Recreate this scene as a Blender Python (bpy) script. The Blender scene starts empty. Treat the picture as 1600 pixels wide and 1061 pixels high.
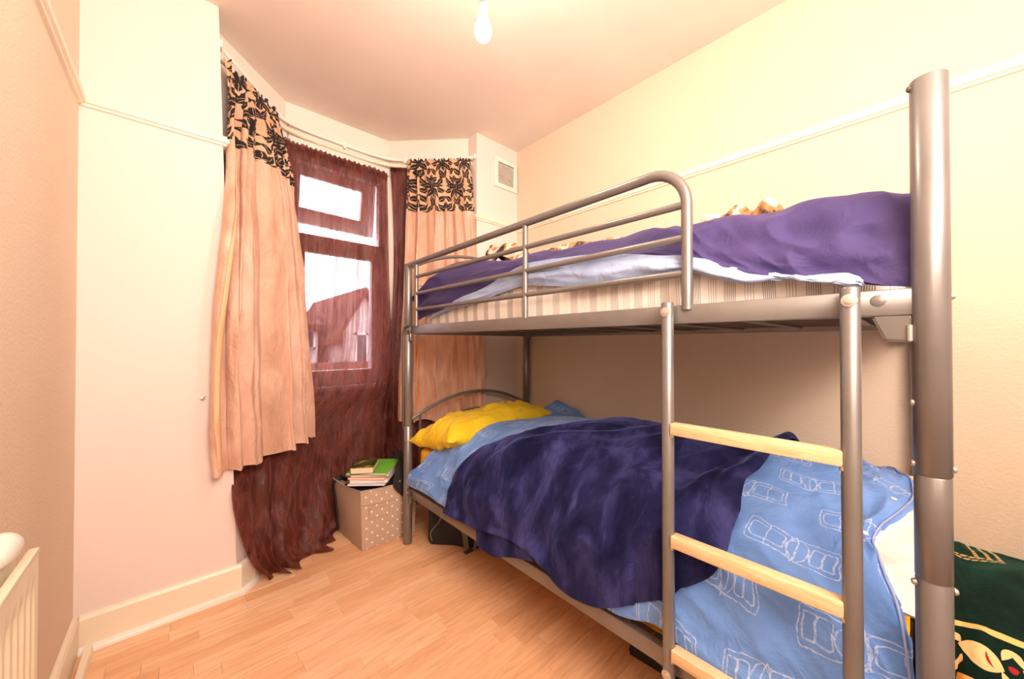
import bpy, bmesh, math, random
import numpy as np
from mathutils import Vector, Matrix
random.seed(7); np.random.seed(7)
S = bpy.context.scene
COL = S.collection
PI = math.pi

# ------------------------------------------------------------------ camera, world, lights, exposure
CAM = np.array([0.0, 0.0, 1.2]); FPX = 568.0
YAW = math.radians(42.5); PIT = math.radians(0.55)
FW = np.array([math.sin(YAW)*math.cos(PIT), math.cos(YAW)*math.cos(PIT), math.sin(PIT)])
RT = np.array([math.cos(YAW), -math.sin(YAW), 0.0]); UP = np.cross(RT, FW)
cd = bpy.data.cameras.new('camera'); cam = bpy.data.objects.new('camera', cd); COL.objects.link(cam)
cd.sensor_width = 36.0; cd.lens = FPX/1600*36; cd.clip_start = 0.02; cd.clip_end = 200
cam.location = CAM; cam.rotation_euler = (PI/2+PIT, 0, -YAW)
S.camera = cam

wd = bpy.data.worlds.new('sky'); S.world = wd; wd.use_nodes = True
_bg = wd.node_tree.nodes['Background']; _bg.inputs[0].default_value = (0.86, 0.88, 1.0, 1); _bg.inputs[1].default_value = 9.0

def area(name, loc, aim, size, power, col):
    l = bpy.data.lights.new(name, 'AREA'); l.energy = power; l.size = size; l.color = col
    o = bpy.data.objects.new(name, l); COL.objects.link(o); o.location = loc
    o.rotation_euler = (Vector(aim)-Vector(loc)).to_track_quat('-Z', 'Y').to_euler()
    return o
WARM = (1.0, 0.87, 0.76)
area('flash_bounce', (0.0, -1.15, 2.22), (0.80, 1.6, 0.6), 1.4, 78, (1.0, 0.845, 0.725))
area('flash_head', (0.25, -0.55, 1.75), (0.75, 0.35, 2.78), 0.5, 22, WARM)
area('camera_flash', (0.05, -0.25, 1.55), (0.9, 1.5, 0.8), 0.35, 2.5, WARM)
BULB_EMIT = 260.0
S.view_settings.view_transform = 'Standard'; S.view_settings.look = 'None'
S.view_settings.exposure = 0.55; S.view_settings.gamma = 1.0; S.view_settings.use_curve_mapping = False
S.cycles.use_denoising = True
S.cycles.max_bounces = 8; S.cycles.transparent_max_bounces = 16

# ------------------------------------------------------------------ where a sight line meets a plane of the room
def _ray(x, y): return FW+(x-800)/FPX*RT+(530.5-y)/FPX*UP
def onX(x, y, X): d = _ray(x, y); return CAM+d*(X/d[0])
def onY(x, y, Y): d = _ray(x, y); return CAM+d*(Y/d[1])
def onZ(x, y, Z): d = _ray(x, y); return CAM+d*((Z-CAM[2])/d[2])
def proj(P):
    D = P-CAM; w = D@FW
    return np.stack([800+FPX*(D@RT)/w, 530.5-FPX*(D@UP)/w], -1)

# ------------------------------------------------------------------ node expressions
class N:
    def __init__(s, t, sock): s.t = t; s.s = sock
    def _m(s, op, *a):
        n = s.t.nodes.new('ShaderNodeMath'); n.operation = op
        for i, v in enumerate((s,)+a):
            if isinstance(v, N): s.t.links.new(v.s, n.inputs[i])
            else: n.inputs[i].default_value = v
        return N(s.t, n.outputs[0])
    def __add__(s, o): return s._m('ADD', o)
    __radd__ = __add__
    def __sub__(s, o): return s._m('SUBTRACT', o)
    def __rsub__(s, o): return (s*-1.0)+o
    def __mul__(s, o): return s._m('MULTIPLY', o)
    __rmul__ = __mul__
    def __truediv__(s, o): return s._m('DIVIDE', o)
    def abs(s): return s._m('ABSOLUTE')
    def fract(s): return s._m('FRACT')
    def floor(s): return s._m('FLOOR')
    def mod(s, o): return s._m('FLOORED_MODULO', o)
    def sqrt(s): return s._m('SQRT')
    def sin(s): return s._m('SINE')
    def max(s, o): return s._m('MAXIMUM', o)
    def min(s, o): return s._m('MINIMUM', o)
    def lt(s, o): return s._m('LESS_THAN', o)
    def gt(s, o): return s._m('GREATER_THAN', o)
    def soft(s, e0, e1):
        n = s.t.nodes.new('ShaderNodeMapRange'); n.clamp = True
        s.t.links.new(s.s, n.inputs[0]); n.inputs[1].default_value = e0; n.inputs[2].default_value = e1
        return N(s.t, n.outputs[0])

class Mat:
    def __init__(s, name, col=(0.8, 0.8, 0.8), rough=0.6, metal=0.0, spec=0.4, sheen=0.0, sheen_tint=None):
        s.m = bpy.data.materials.new(name); s.m.use_nodes = True; s.t = s.m.node_tree
        s.b = s.t.nodes['Principled BSDF']; s.out = s.t.nodes['Material Output']
        s.b.inputs['Base Color'].default_value = (*col, 1); s.b.inputs['Roughness'].default_value = rough
        s.b.inputs['Metallic'].default_value = metal; s.b.inputs['Specular IOR Level'].default_value = spec
        if sheen:
            s.b.inputs['Sheen Weight'].default_value = sheen; s.b.inputs['Sheen Roughness'].default_value = 0.35
            if sheen_tint: s.b.inputs['Sheen Tint'].default_value = (*sheen_tint, 1)
    def new(s, k): return s.t.nodes.new('ShaderNode'+k)
    def link(s, a, b): s.t.links.new(a.s if isinstance(a, N) else a, b)
    def coord(s, which='Object'):
        return s.new('TexCoord').outputs[which]
    def xy(s, which='UV'):
        sp = s.new('SeparateXYZ'); s.link(s.coord(which), sp.inputs[0])
        return [N(s.t, o) for o in sp.outputs]
    def noise(s, scale=10, detail=3, rough=0.55, vec=None, stretch=None, which='Object', color=False, dist=0.0):
        n = s.new('TexNoise'); n.inputs['Scale'].default_value = scale; n.inputs['Detail'].default_value = detail
        n.inputs['Roughness'].default_value = rough; n.inputs['Distortion'].default_value = dist
        v = vec or s.coord(which)
        if stretch:
            mp = s.new('Mapping'); mp.inputs['Scale'].default_value = stretch; s.link(v, mp.inputs[0]); v = mp.outputs[0]
        s.link(v, n.inputs['Vector'])
        return n.outputs['Color'] if color else N(s.t, n.outputs[0])
    def ramp(s, fac, stops):
        r = s.new('ValToRGB'); cr = r.color_ramp
        while len(cr.elements) > 1: cr.elements.remove(cr.elements[-1])
        cr.elements[0].position = stops[0][0]; cr.elements[0].color = (*stops[0][1], 1)
        for p, c in stops[1:]: cr.elements.new(p).color = (*c, 1)
        s.link(fac, r.inputs[0]); return r.outputs[0]
    def mix(s, fac, a, b, mode='MIX'):
        n = s.new('Mix'); n.data_type = 'RGBA'; n.blend_type = mode
        for sock, v in ((n.inputs[0], fac), (n.inputs[6], a), (n.inputs[7], b)):
            if isinstance(v, (N, bpy.types.NodeSocket)): s.link(v, sock)
            elif isinstance(v, tuple): sock.default_value = (*v, 1)
            else: sock.default_value = v
        return n.outputs[2]
    def color(s, c): s.link(c, s.b.inputs['Base Color']); return s
    def bump(s, h, strength=0.3, dist=0.01):
        n = s.new('Bump'); n.inputs['Strength'].default_value = strength; n.inputs['Distance'].default_value = dist
        s.link(h, n.inputs['Height']); s.link(n.outputs[0], s.b.inputs['Normal']); return s
    def mottle(s, a, b, scale=6, lo=0.35, hi=0.65, **k):
        s.color(s.ramp(s.noise(scale, **k), [(lo, a), (hi, b)])); return s

def leaf(px, py, cx, cy, ang, L, W, bend=0.0):
    c, sn = math.cos(ang), math.sin(ang)
    dx, dy = px-cx, py-cy
    a = dx*c+dy*sn; b = dy*c-dx*sn
    a2 = (a*a)/(L*L)
    if bend: b = b+(a*a)*bend
    return b.abs()-(1.0-a2)*W                # < 0 inside
def acanthus(px, py, cx, cy, ang, L, W, bend=0.0):
    c, sn = math.cos(ang), math.sin(ang); dx, dy = px-cx, py-cy
    a = dx*c+dy*sn; b = dy*c-dx*sn+(a*a)*bend
    ins = (b.abs()-(1.0-(a*a)/(L*L))*(a*(-.6/L)+1.0).max(.2)*W).lt(0.0)
    return ins*(1.0-(b.abs().lt(.0011)*a.lt(L*.45)))
def rbox(px, py, cx, cy, hx, hy, r):
    qx, qy = (px-cx).abs()-(hx-r), (py-cy).abs()-(hy-r)
    mx, my = qx.max(0.0), qy.max(0.0)
    return (mx*mx+my*my).sqrt()+(qx.max(qy)).min(0.0)-r

# ------------------------------------------------------------------ mesh helpers
def link(name, me, mat=None, parent=None, smooth=True, ang=40):
    if mat is not None: me.materials.append(mat.m if isinstance(mat, Mat) else mat)
    if smooth:
        me.polygons.foreach_set('use_smooth', [True]*len(me.polygons)); me.set_sharp_from_angle(angle=math.radians(ang))
    o = bpy.data.objects.new(name, me); COL.objects.link(o)
    if parent is not None:
        o.parent = parent
        if parent.type == 'EMPTY' or parent.location.length > 0:
            o.matrix_parent_inverse = Matrix.Translation(-parent.location)
    return o
class MB:
    def __init__(s): s.v = []; s.f = []
    def add(s, v, f):
        n = len(s.v); s.v += [tuple(map(float, p)) for p in v]; s.f += [tuple(i+n for i in q) for q in f]; return s
    def box(s, a, b, bev=0.0, M=None, seg=2):
        bm = bmesh.new(); bmesh.ops.create_cube(bm, size=1)
        a = np.array(a, float); b = np.array(b, float)
        for v in bm.verts: v.co = Vector((a+b)/2+np.array(v.co)*(b-a))
        if bev: bmesh.ops.bevel(bm, geom=bm.edges[:], offset=bev, segments=seg, affect='EDGES', profile=0.5)
        if M is not None: bm.transform(M)
        bm.verts.index_update()
        s.add([v.co[:] for v in bm.verts], [[v.index for v in f.verts] for f in bm.faces]); bm.free(); return s
    def tube(s, path, r, n=16, cap=True, sx=1.0):
        P = [Vector(p) for p in path]; m = len(P)
        rr = r if hasattr(r, '__len__') else [r]*m
        T = [(P[min(i+1, m-1)]-P[max(i-1, 0)]).normalized() for i in range(m)]
        up = Vector((0, 0, 1)) if abs(T[0].z) < .9 else Vector((1, 0, 0))
        nn = (up-T[0]*up.dot(T[0])).normalized(); V = []
        for i in range(m):
            nn = (nn-T[i]*nn.dot(T[i])).normalized(); bb = T[i].cross(nn)
            for k in range(n):
                a = 2*PI*k/n; V.append(P[i]+nn*(math.cos(a)*rr[i]*sx)+bb*(math.sin(a)*rr[i]))
        F = [(i*n+k, i*n+(k+1) % n, (i+1)*n+(k+1) % n, (i+1)*n+k) for i in range(m-1) for k in range(n)]
        if cap: F += [tuple(range(n))[::-1], tuple(range((m-1)*n, m*n))]
        return s.add(V, F)
    def lathe(s, prof, o, axis=(0, 0, 1), n=24):
        ax = Vector(axis).normalized(); q = Vector((0, 0, 1)).rotation_difference(ax); V = []
        for r, z in prof:
            for k in range(n):
                a = 2*PI*k/n; V.append(Vector(o)+q @ Vector((r*math.cos(a), r*math.sin(a), z)))
        m = len(prof)
        F = [(i*n+k, i*n+(k+1) % n, (i+1)*n+(k+1) % n, (i+1)*n+k) for i in range(m-1) for k in range(n)]
        F += [tuple(range(n))[::-1], tuple(range((m-1)*n, m*n))]
        return s.add(V, F)
    def sweep(s, prof, path, closed=True):
        """prof: (offset sideways, height) pairs; path: ground points; mitred joins"""
        P = [Vector((p[0], p[1], 0)) for p in path]; m = len(P); k = len(prof); V = []
        for i in range(m):
            d0 = (P[i]-P[i-1]).normalized() if i else (P[1]-P[0]).normalized()
            d1 = (P[i+1]-P[i]).normalized() if i < m-1 else d0
            n0 = Vector((-d0.y, d0.x, 0)); n1 = Vector((-d1.y, d1.x, 0)); b = (n0+n1).normalized(); b /= max(.3, b.dot(n0))
            for a, z in prof: V.append(P[i]+b*a+Vector((0, 0, z)))
        F = [(i*k+j, i*k+(j+1) % k, (i+1)*k+(j+1) % k, (i+1)*k+j) for i in range(m-1) for j in range(k)]
        F += [tuple(range(k)), tuple(range((m-1)*k, m*k))[::-1]]
        return s.add(V, F)
    def me(s, name):
        m = bpy.data.meshes.new(name); m.from_pydata(s.v, [], s.f); m.validate()
        bm = bmesh.new(); bm.from_mesh(m); bmesh.ops.recalc_face_normals(bm, faces=bm.faces[:]); bm.to_mesh(m); bm.free(); return m
    def build(s, name, mat, parent=None, ang=40, smooth=True): return link(name, s.me(name), mat, parent, smooth, ang)

def tag(o, label=None, cat=None, group=None, kind=None):
    if label: o['label'] = label
    if cat: o['category'] = cat
    if group: o['group'] = group
    if kind: o['kind'] = kind
    return o
def thing(name, loc, label, cat, group=None):
    o = bpy.data.objects.new(name, None); COL.objects.link(o); o.location = loc; o.empty_display_size = .05
    return tag(o, label, cat, group)

# ------------------------------------------------------------------ cloth helpers (numpy)
def cr(P, t):
    """Catmull-Rom along axis 0 at parameters t (0..1)"""
    P = np.asarray(P, float); n = len(P)
    if n == 2: return P[0]+(P[1]-P[0])*np.asarray(t).reshape(-1, *([1]*(P.ndim-1)))
    x = np.clip(np.asarray(t), 0, 1)*(n-1); i = np.minimum(x.astype(int), n-2)
    f = (x-i).reshape(-1, *([1]*(P.ndim-1)))
    p1, p2 = P[i], P[i+1]
    p0 = np.where((i > 0).reshape(f.shape), P[np.maximum(i-1, 0)], 2*p1-p2)
    p3 = np.where((i < n-2).reshape(f.shape), P[np.minimum(i+2, n-1)], 2*p2-p1)
    return .5*(2*p1+(p2-p0)*f+(2*p0-5*p1+4*p2-p3)*f*f+(3*p1-p0-3*p2+p3)*f**3)
def grid(ctrl, nu, nv):
    """ctrl rows: list of polylines (any lengths) -> (nu, nv, 3)"""
    rows = [cr(r, np.linspace(0, 1, nv)) for r in ctrl]
    return cr(np.array(rows), np.linspace(0, 1, nu))
def vnoise(x, y, seed=0):
    r = np.random.RandomState(seed); T = r.rand(64, 64)*2-1
    xi, yi = np.floor(x).astype(int), np.floor(y).astype(int); fx, fy = x-xi, y-yi
    fx = fx*fx*fx*(fx*(fx*6-15)+10); fy = fy*fy*fy*(fy*(fy*6-15)+10)
    g = lambda a, b: T[a % 64, b % 64]
    return (g(xi, yi)*(1-fx)+g(xi+1, yi)*fx)*(1-fy)+(g(xi, yi+1)*(1-fx)+g(xi+1, yi+1)*fx)*fy
def fbm(x, y, seed=0, o=3):
    return sum(vnoise(x*2**k+k*7.3, y*2**k+k*3.1, seed+k)*.5**k for k in range(o))
def ridged(x, y, seed=0, o=2):
    return sum((1-2*np.abs(vnoise(x*2**k+k*5.7, y*2**k, seed+k)))*.5**k for k in range(o))
def normals(P):
    a = np.gradient(P, axis=0); b = np.gradient(P, axis=1); n = np.cross(a, b)
    return n/np.maximum(np.linalg.norm(n, axis=-1, keepdims=True), 1e-9)
def arclen(P):
    du = np.concatenate([np.zeros((1, P.shape[1])), np.cumsum(np.linalg.norm(np.diff(P, axis=0), axis=-1), 0)])
    dv = np.concatenate([np.zeros((P.shape[0], 1)), np.cumsum(np.linalg.norm(np.diff(P, axis=1), axis=-1), 1)], 1)
    return du, dv
def sheet(name, P, mat, parent=None, thick=0.0, uv=None, flip=False):
    nu, nv = P.shape[:2]; U, V = uv if uv is not None else arclen(P)
    idx = np.arange(nu*nv).reshape(nu, nv)
    F = np.stack([idx[:-1, :-1], idx[1:, :-1], idx[1:, 1:], idx[:-1, 1:]], -1).reshape(-1, 4)
    Vt = P.reshape(-1, 3); uvs = np.stack([U.ravel(), V.ravel()], -1)
    if thick:
        n = normals(P).reshape(-1, 3); k = nu*nv
        Vt = np.concatenate([Vt, Vt-n*thick]); uvs = np.concatenate([uvs, uvs])
        ring = np.concatenate([idx[0, :], idx[1:, -1], idx[-1, -2::-1], idx[-2:0:-1, 0]]); nx = np.roll(ring, -1)
        F = np.concatenate([F, F[:, ::-1]+k, np.stack([ring, ring+k, nx+k, nx], -1)])
    if flip: F = F[:, ::-1]
    me = bpy.data.meshes.new(name); me.from_pydata(Vt.tolist(), [], F.tolist())
    l = me.uv_layers.new(name='UVMap'); vi = np.empty(len(me.loops), int); me.loops.foreach_get('vertex_index', vi)
    l.data.foreach_set('uv', uvs[vi].astype(np.float32).ravel())
    return link(name, me, mat, parent, True, 75)
def cushion(name, c, size, mat, parent=None, rot=(0, 0, 0), n=48, corner=2.6, puff=0.5, wr=0.006, seed=1, sag=0.0):
    """pillow: two puffed faces meeting in a seam with pointed corners"""
    u = np.linspace(-1, 1, n); X, Y = np.meshgrid(u, u, indexing='ij')
    edge = np.clip((1-np.abs(X)**corner)*(1-np.abs(Y)**corner), 0, 1)**puff
    pinch = 1-.07*(1-np.abs(X)**2)*np.abs(Y)**4; pin2 = 1-.07*(1-np.abs(Y)**2)*np.abs(X)**4
    out = []
    for sgn in (1, -1):
        Z = sgn*edge*size[2]/2+edge**.5*wr*(ridged(X*3+sgn, Y*2.2, seed)+.6*fbm(X*6, Y*6, seed+9))
        Z = Z-sag*(X*X+Y*Y)*.5
        P = np.stack([X*size[0]/2*pin2, Y*size[1]/2*pinch, Z], -1); out.append(P)
    R = np.array(Matrix(Matrix.Rotation(rot[2], 3, 'Z') @ Matrix.Rotation(rot[1], 3, 'Y') @ Matrix.Rotation(rot[0], 3, 'X')))
    top, bot = [p @ R.T+np.array(c) for p in out]
    Vt = np.concatenate([top.reshape(-1, 3), bot.reshape(-1, 3)])
    idx = np.arange(n*n).reshape(n, n); F = np.stack([idx[:-1, :-1], idx[1:, :-1], idx[1:, 1:], idx[:-1, 1:]], -1).reshape(-1, 4)
    F = np.concatenate([F, F[:, ::-1]+n*n])
    me = bpy.data.meshes.new(name); me.from_pydata(Vt.tolist(), [], F.tolist())
    bm = bmesh.new(); bm.from_mesh(me); bmesh.ops.remove_doubles(bm, verts=bm.verts[:], dist=1e-5); bm.to_mesh(me); bm.free()
    return link(name, me, mat, parent, True, 80)

# ------------------------------------------------------------------ materials
def plaster(name, a, b, bump=.15, bscale=60, scale=1.6, rough=.75):
    m = Mat(name, a, rough, spec=.25); m.mottle(a, b, scale, .3, .7); m.bump(m.noise(bscale, 4, .6), bump, .004); return m
M_breast = plaster('painted_plaster', (.81, .695, .65), (.78, .665, .62), .08, 35)
M_bay = plaster('bay_plaster', (.84, .755, .69), (.80, .71, .64), .06, 30)
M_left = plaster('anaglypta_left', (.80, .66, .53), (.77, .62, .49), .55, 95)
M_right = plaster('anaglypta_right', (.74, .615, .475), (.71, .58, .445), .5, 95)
M_ceil = plaster('ceiling_plaster', (.88, .775, .70), (.79, .67, .60), .1, 40, 1.5)
M_gloss = Mat('cream_gloss', (.86, .76, .62), .35, spec=.5); M_gloss.mottle((.87, .78, .64), (.84, .73, .58), 3)
M_white = Mat('white_gloss', (.88, .83, .76), .35, spec=.5); M_white.mottle((.88, .83, .76), (.84, .79, .71), 4)
M_upvc = Mat('white_upvc', (.86, .85, .84), .35); M_upvc.bump(M_upvc.noise(90), .05, .001)
M_metal = Mat('silver_paint', (.235, .222, .215), .34, .6, .5)
M_metal.mottle((.25, .236, .228), (.222, .209, .202), 9); M_metal.bump(M_metal.noise(420, 2), .06, .0006)
M_dark = Mat('dark_steel', (.14, .115, .10), .45, .5); M_dark.bump(M_dark.noise(200), .05, .001)
M_bolt = Mat('zinc_bolt', (.58, .54, .50), .35, .7); M_bolt.bump(M_bolt.noise(300), .05, .0005)
M_black = Mat('black_nylon', (.018, .018, .02), .7); M_black.bump(M_black.noise(500, 2), .3, .001)
M_web = Mat('grey_webbing', (.16, .14, .12), .7); M_web.bump(M_web.noise(300, 2, stretch=(1, 1, 6)), .3, .001)
M_pipe = Mat('grey_piping', (.35, .34, .33), .6); M_pipe.bump(M_pipe.noise(300), .1, .001)
# pine rungs
M_pine = Mat('pine', (.8, .58, .33), .45)
_g = M_pine.noise(14, 5, .6, stretch=(9, 1.1, 9), dist=.6)
M_pine.color(M_pine.ramp(_g, [(.3, (.70, .45, .22)), (.5, (.80, .57, .32)), (.72, (.86, .66, .42))])); M_pine.bump(_g, .12, .002)
# laminate strips
M_floor = Mat('laminate', (.75, .45, .24), .33, spec=.45)
_oi = M_floor.new('ObjectInfo'); _rnd = N(M_floor.t, _oi.outputs['Random'])
_off = M_floor.new('VectorMath'); _off.operation = 'ADD'; M_floor.link(M_floor.coord('Object'), _off.inputs[0])
_cmb = M_floor.new('CombineXYZ'); M_floor.link(_rnd*17.0, _cmb.inputs[0]); M_floor.link(_rnd*9.0, _cmb.inputs[1]); M_floor.link(_cmb.outputs[0], _off.inputs[1])
_gr = M_floor.noise(7, 6, .62, vec=_off.outputs[0], stretch=(.9, 9, 1), dist=.5)
_base = M_floor.ramp(_rnd, [(0, (.76, .42, .23)), (.25, (.84, .49, .275)), (.65, (.87, .53, .31)), (1, (.90, .58, .35))])
_grc = M_floor.ramp(_gr, [(.3, (.80, .76, .72)), (.55, (1, 1, 1)), (.75, (1.05, 1.05, 1.05))])
_mx = M_floor.mix(1.0, _base, _grc, 'MULTIPLY')
_kn = M_floor.noise(11, 4, .7, stretch=(.45, 2.6, 1), which='Object')
M_floor.color(M_floor.mix(_kn.soft(.735, .78)*.55, _mx, (.16, .07, .03))); M_floor.bump(_gr, .05, .001)
M_floorbase = Mat('laminate_base', (.30, .15, .07), .5); M_floorbase.mottle((.26, .13, .06), (.34, .17, .08), 8)
# textiles
def weave(m, s=700, st=.25): m.bump(m.noise(s, 2), st, .0008); return m
# striped ticking: alternating groups of four wide-set and seven close-set thin lines
M_tick = Mat('striped_ticking', (.86, .79, .73), .8, sheen=.15)
_u, _v, _ = M_tick.xy('UV')
_u = _u+M_tick.noise(9, 2)*.008
_c = (_u/.086).fract()
_in1 = (_c-.25).abs().lt(.125); _l1 = ((_c-.125)/.0715).fract().lt(.16)*_in1
_in2 = (_c-.75).abs().lt(.155); _l2 = ((_c-.595)/.0475).fract().lt(.34)*_in2
_wash = (_u.soft(.65, 1.05)); _sol = (_c-.75).abs().lt(.20)*_wash*.46
M_tick.color(M_tick.mix(((_l1+_l2).min(1.0)*(1.0-_wash*.85)).max(_sol), (.90, .83, .77), (.20, .17, .16))); M_tick.bump(M_tick.noise(60, 2), .2, .003)
M_tickpipe = weave(Mat('ticking_piping', (.72, .64, .58), .8))
M_purple = Mat('purple_cotton', (.075, .045, .19), .75, sheen=.12, sheen_tint=(.7, .65, 1))
M_purple.mottle((.060, .040, .155), (.044, .029, .125), 5); M_purple.bump(M_purple.noise(14, 5, .6, dist=.7), .5, .012)
M_pale = Mat('pale_blue_cotton', (.47, .54, .72), .8, sheen=.1)
M_pale.mottle((.37, .46, .68), (.31, .39, .61), 7); M_pale.bump(M_pale.noise(14, 5, .6, dist=.8), .6, .012)
M_inner = Mat('white_quilt', (.80, .76, .72), .85); M_inner.mottle((.82, .78, .74), (.76, .72, .67), 8); M_inner.bump(M_inner.noise(40), .2, .004)
M_yellow = Mat('yellow_cotton', (.86, .60, .015), .8, sheen=.1)
M_yellow.mottle((.88, .62, .018), (.80, .52, .012), 5); M_yellow.bump(M_yellow.noise(11, 5, .62, stretch=(1, 1.8, 1), dist=1.0), .8, .016)
M_amber = Mat('amber_cotton', (.86, .42, .015), .8)
M_amber.mottle((.88, .45, .02), (.80, .36, .012), 6); M_amber.bump(M_amber.noise(24, 3), .4, .006)
M_navy = Mat('navy_fleece', (.03, .03, .10), .9, spec=.1, sheen=.42, sheen_tint=(.25, .30, .85))
_nn = M_navy.noise(4.5, 6, .62, stretch=(1.2, 1.7, .7), dist=.5)
M_navy.color(M_navy.ramp(_nn, [(.36, (.006, .007, .036)), (.50, (.017, .018, .080)), (.66, (.055, .058, .20))])); M_navy.bump(M_navy.noise(60, 4, .7), .35, .006)  # light and dark sheen of the pile is painted into the colour
# blue duvet printed with white outline drawings of cars
M_cars = Mat('blue_printed_cotton', (.17, .33, .70), .8, sheen=.1)
_u, _v, _ = M_cars.xy('UV')
_w1 = M_cars.noise(26, 2, which='UV'); _w2 = M_cars.noise(23, 2, which='UV', stretch=(1.3, .8, 1))
_u = _u+(_w1-.5)*.014+(M_cars.noise(6, 1, which='UV')-.5)*.05; _v = _v+(_w2-.5)*.014+(M_cars.noise(5, 1, which='UV', stretch=(1, .8, 1))-.5)*.06
TW, TH = .250, .150
_row = (_v/TH).floor(); _cu = ((_u/TW)+_row*.47); _cell = _cu.floor()
_px = (_cu.fract()-.5)*TW; _py = ((_v/TH).fract()-.5)*TH
_flip = ((_cell+_row).mod(2.0)-.5)*2.0; _px = _px*_flip
_py = _py+_px*.10
_py = _py-(_cell*1.7+_row*2.3).sin()*.008
lines = None
for d, w in ((rbox(_px, _py, .045, 0, .033, .024, .010), .0015), (rbox(_px, _py, .045, 0, .041, .037, .006), .0014),
             (rbox(_px, _py, -.068, 0, .010, .026, .004), .0017), (rbox(_px, _py, -.046, 0, .011, .026, .006), .0015),
             (leaf(_px, _py, -.012, 0, PI/2, .040, .020), .0014), (leaf(_px, _py, -.004, 0, PI/2, .044, .010), .0014),
             (rbox(_px, _py, -.02, 0, .066, .038, .006), .0013)):
    q = d.abs().lt(w); lines = q if lines is None else lines.max(q)
_chalk = M_cars.noise(120, 3, which='UV').soft(.28, .55)
_bg2 = M_cars.ramp(M_cars.noise(7, 3), [(.3, (.12, .265, .68)), (.7, (.175, .345, .77))])
M_cars.color(M_cars.mix(lines*_chalk*.62, _bg2, (.62, .72, .92))); M_cars.bump(M_cars.noise(11, 5, .6, dist=.9), .7, .014)
# cream satin and the flocked band
def satin(name): return Mat(name, (.80, .54, .39), .38, spec=.5, sheen=.15)
M_satin = satin('cream_satin')
_sn = M_satin.noise(6, 4, .6, stretch=(1, 1, .5), dist=1.2)
M_satin.color(M_satin.ramp(_sn, [(.3, (.58, .32, .22)), (.55, (.68, .41, .30)), (.75, (.78, .51, .39))])); M_satin.bump(M_satin.noise(11, 6, .65, dist=2.2, stretch=(1, 1, .6)), .65, .014)
M_flock = satin('flocked_satin')
_u, _v, _ = M_flock.xy('UV')
_fw = M_flock.noise(30, 2, which='UV'); _u = _u+(_fw-.5)*.016+(M_flock.noise(7, 1, which='UV')-.5)*.035; _v = _v+(M_flock.noise(27, 2, which='UV', stretch=(.7, 1.2, 1))-.5)*.016+(M_flock.noise(6, 1, which='UV', stretch=(1.2, .9, 1))-.5)*.035
FWD, FHT = .250, .205
_row = (_v/FHT).floor(); _px = (((_u/FWD)+_row*.5).fract()-.5)*FWD; _py = ((_v/FHT).fract()-.5)*FHT
_ax = _px.abs()
fl = None
for a in ((.016, .020, 1.25, .048, .0145, 5), (.038, .066, .55, .042, .0135, -7), (.062, .026, .15, .044, .013, 8), (.090, .062, 1.0, .038, .012, -8),
          (.046, -.032, -.75, .050, .0135, 7), (.088, -.016, -.3, .038, .011, -10), (.096, -.070, .5, .040, .013, 8), (.028, -.082, 1.0, .038, .012, -9),
          (.0, .088, 1.571, .024, .015, 0), (.0, -.040, 1.571, .030, .011, 0), (.110, .094, -.6, .028, .012, 6)):
    q = acanthus(_ax, _py, a[0], a[1], a[2], a[3]*.98, a[4]*1.42, a[5]); fl = q if fl is None else fl.max(q)
_satc = M_flock.ramp(M_flock.noise(6, 3), [(.3, (.62, .34, .20)), (.7, (.72, .44, .29))])
M_flock.color(M_flock.mix(fl, _satc, (.016, .011, .010)))
M_flock.link((fl*.5)+.4, M_flock.b.inputs['Roughness']); M_flock.bump(fl*1.0, .3, .002)
M_lining = Mat('peach_lining', (.82, .48, .27), .7); M_lining.mottle((.84, .50, .29), (.78, .44, .24), 5)
# burgundy crinkled voile
M_voile = Mat('burgundy_voile', (.10, .022, .018), .45, sheen=.25, sheen_tint=(1, .45, .36))
_cr = M_voile.noise(11, 6, .6, stretch=(1.5, 1.5, .6), dist=.35)
_cr.s.node.noise_type = 'RIDGED_MULTIFRACTAL'; _cr.s.node.inputs['Lacunarity'].default_value = 2.2; _cr.s.node.inputs['Offset'].default_value = .9; _cr.s.node.inputs['Gain'].default_value = 1.6
_cr = (_cr*.34).min(1.0)
_stk = M_voile.noise(1, 3, .6, which='UV', stretch=(1.1, 34, 1), dist=.25)
M_voile.color(M_voile.ramp(_cr, [(.10, (.075, .013, .009)), (.45, (.15, .032, .023)), (.85, (.30, .085, .062))])); M_voile.bump(_cr, .75, .014)  # crinkle highlights and shaded creases are put into the colour
_tr = M_voile.new('BsdfTransparent'); _ms = M_voile.new('MixShader'); _tl = M_voile.new('BsdfTranslucent'); _ms2 = M_voile.new('MixShader')
_tr.inputs[0].default_value = (1, .74, .71, 1); _tl.inputs[0].default_value = (.22, .05, .04, 1)
_ms2.inputs[0].default_value = .18; M_voile.link(M_voile.b.outputs[0], _ms2.inputs[1]); M_voile.link(_tl.outputs[0], _ms2.inputs[2])
M_voile.link(_stk.soft(.32, .60)*.23+_cr*.05+.04, _ms.inputs[0]); M_voile.link(_tr.outputs[0], _ms.inputs[2]); M_voile.link(_ms2.outputs[0], _ms.inputs[1])
M_voile.link(_ms.outputs[0], M_voile.out.inputs[0])
# tiger fleece
M_tiger = Mat('tiger_fleece', (.7, .45, .2), .95, sheen=.3)
_t = M_tiger.noise(7, 3, .5, dist=1.5, stretch=(1, 1.6, 1))
M_tiger.color(M_tiger.ramp(_t, [(.35, (.030, .015, .01)), (.41, (.08, .035, .015)), (.44, (.36, .15, .05)), (.52, (.46, .23, .09)), (.55, (.68, .55, .42)), (.75, (.76, .66, .54))])); M_tiger.bump(M_tiger.noise(120), .4, .004)
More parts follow.
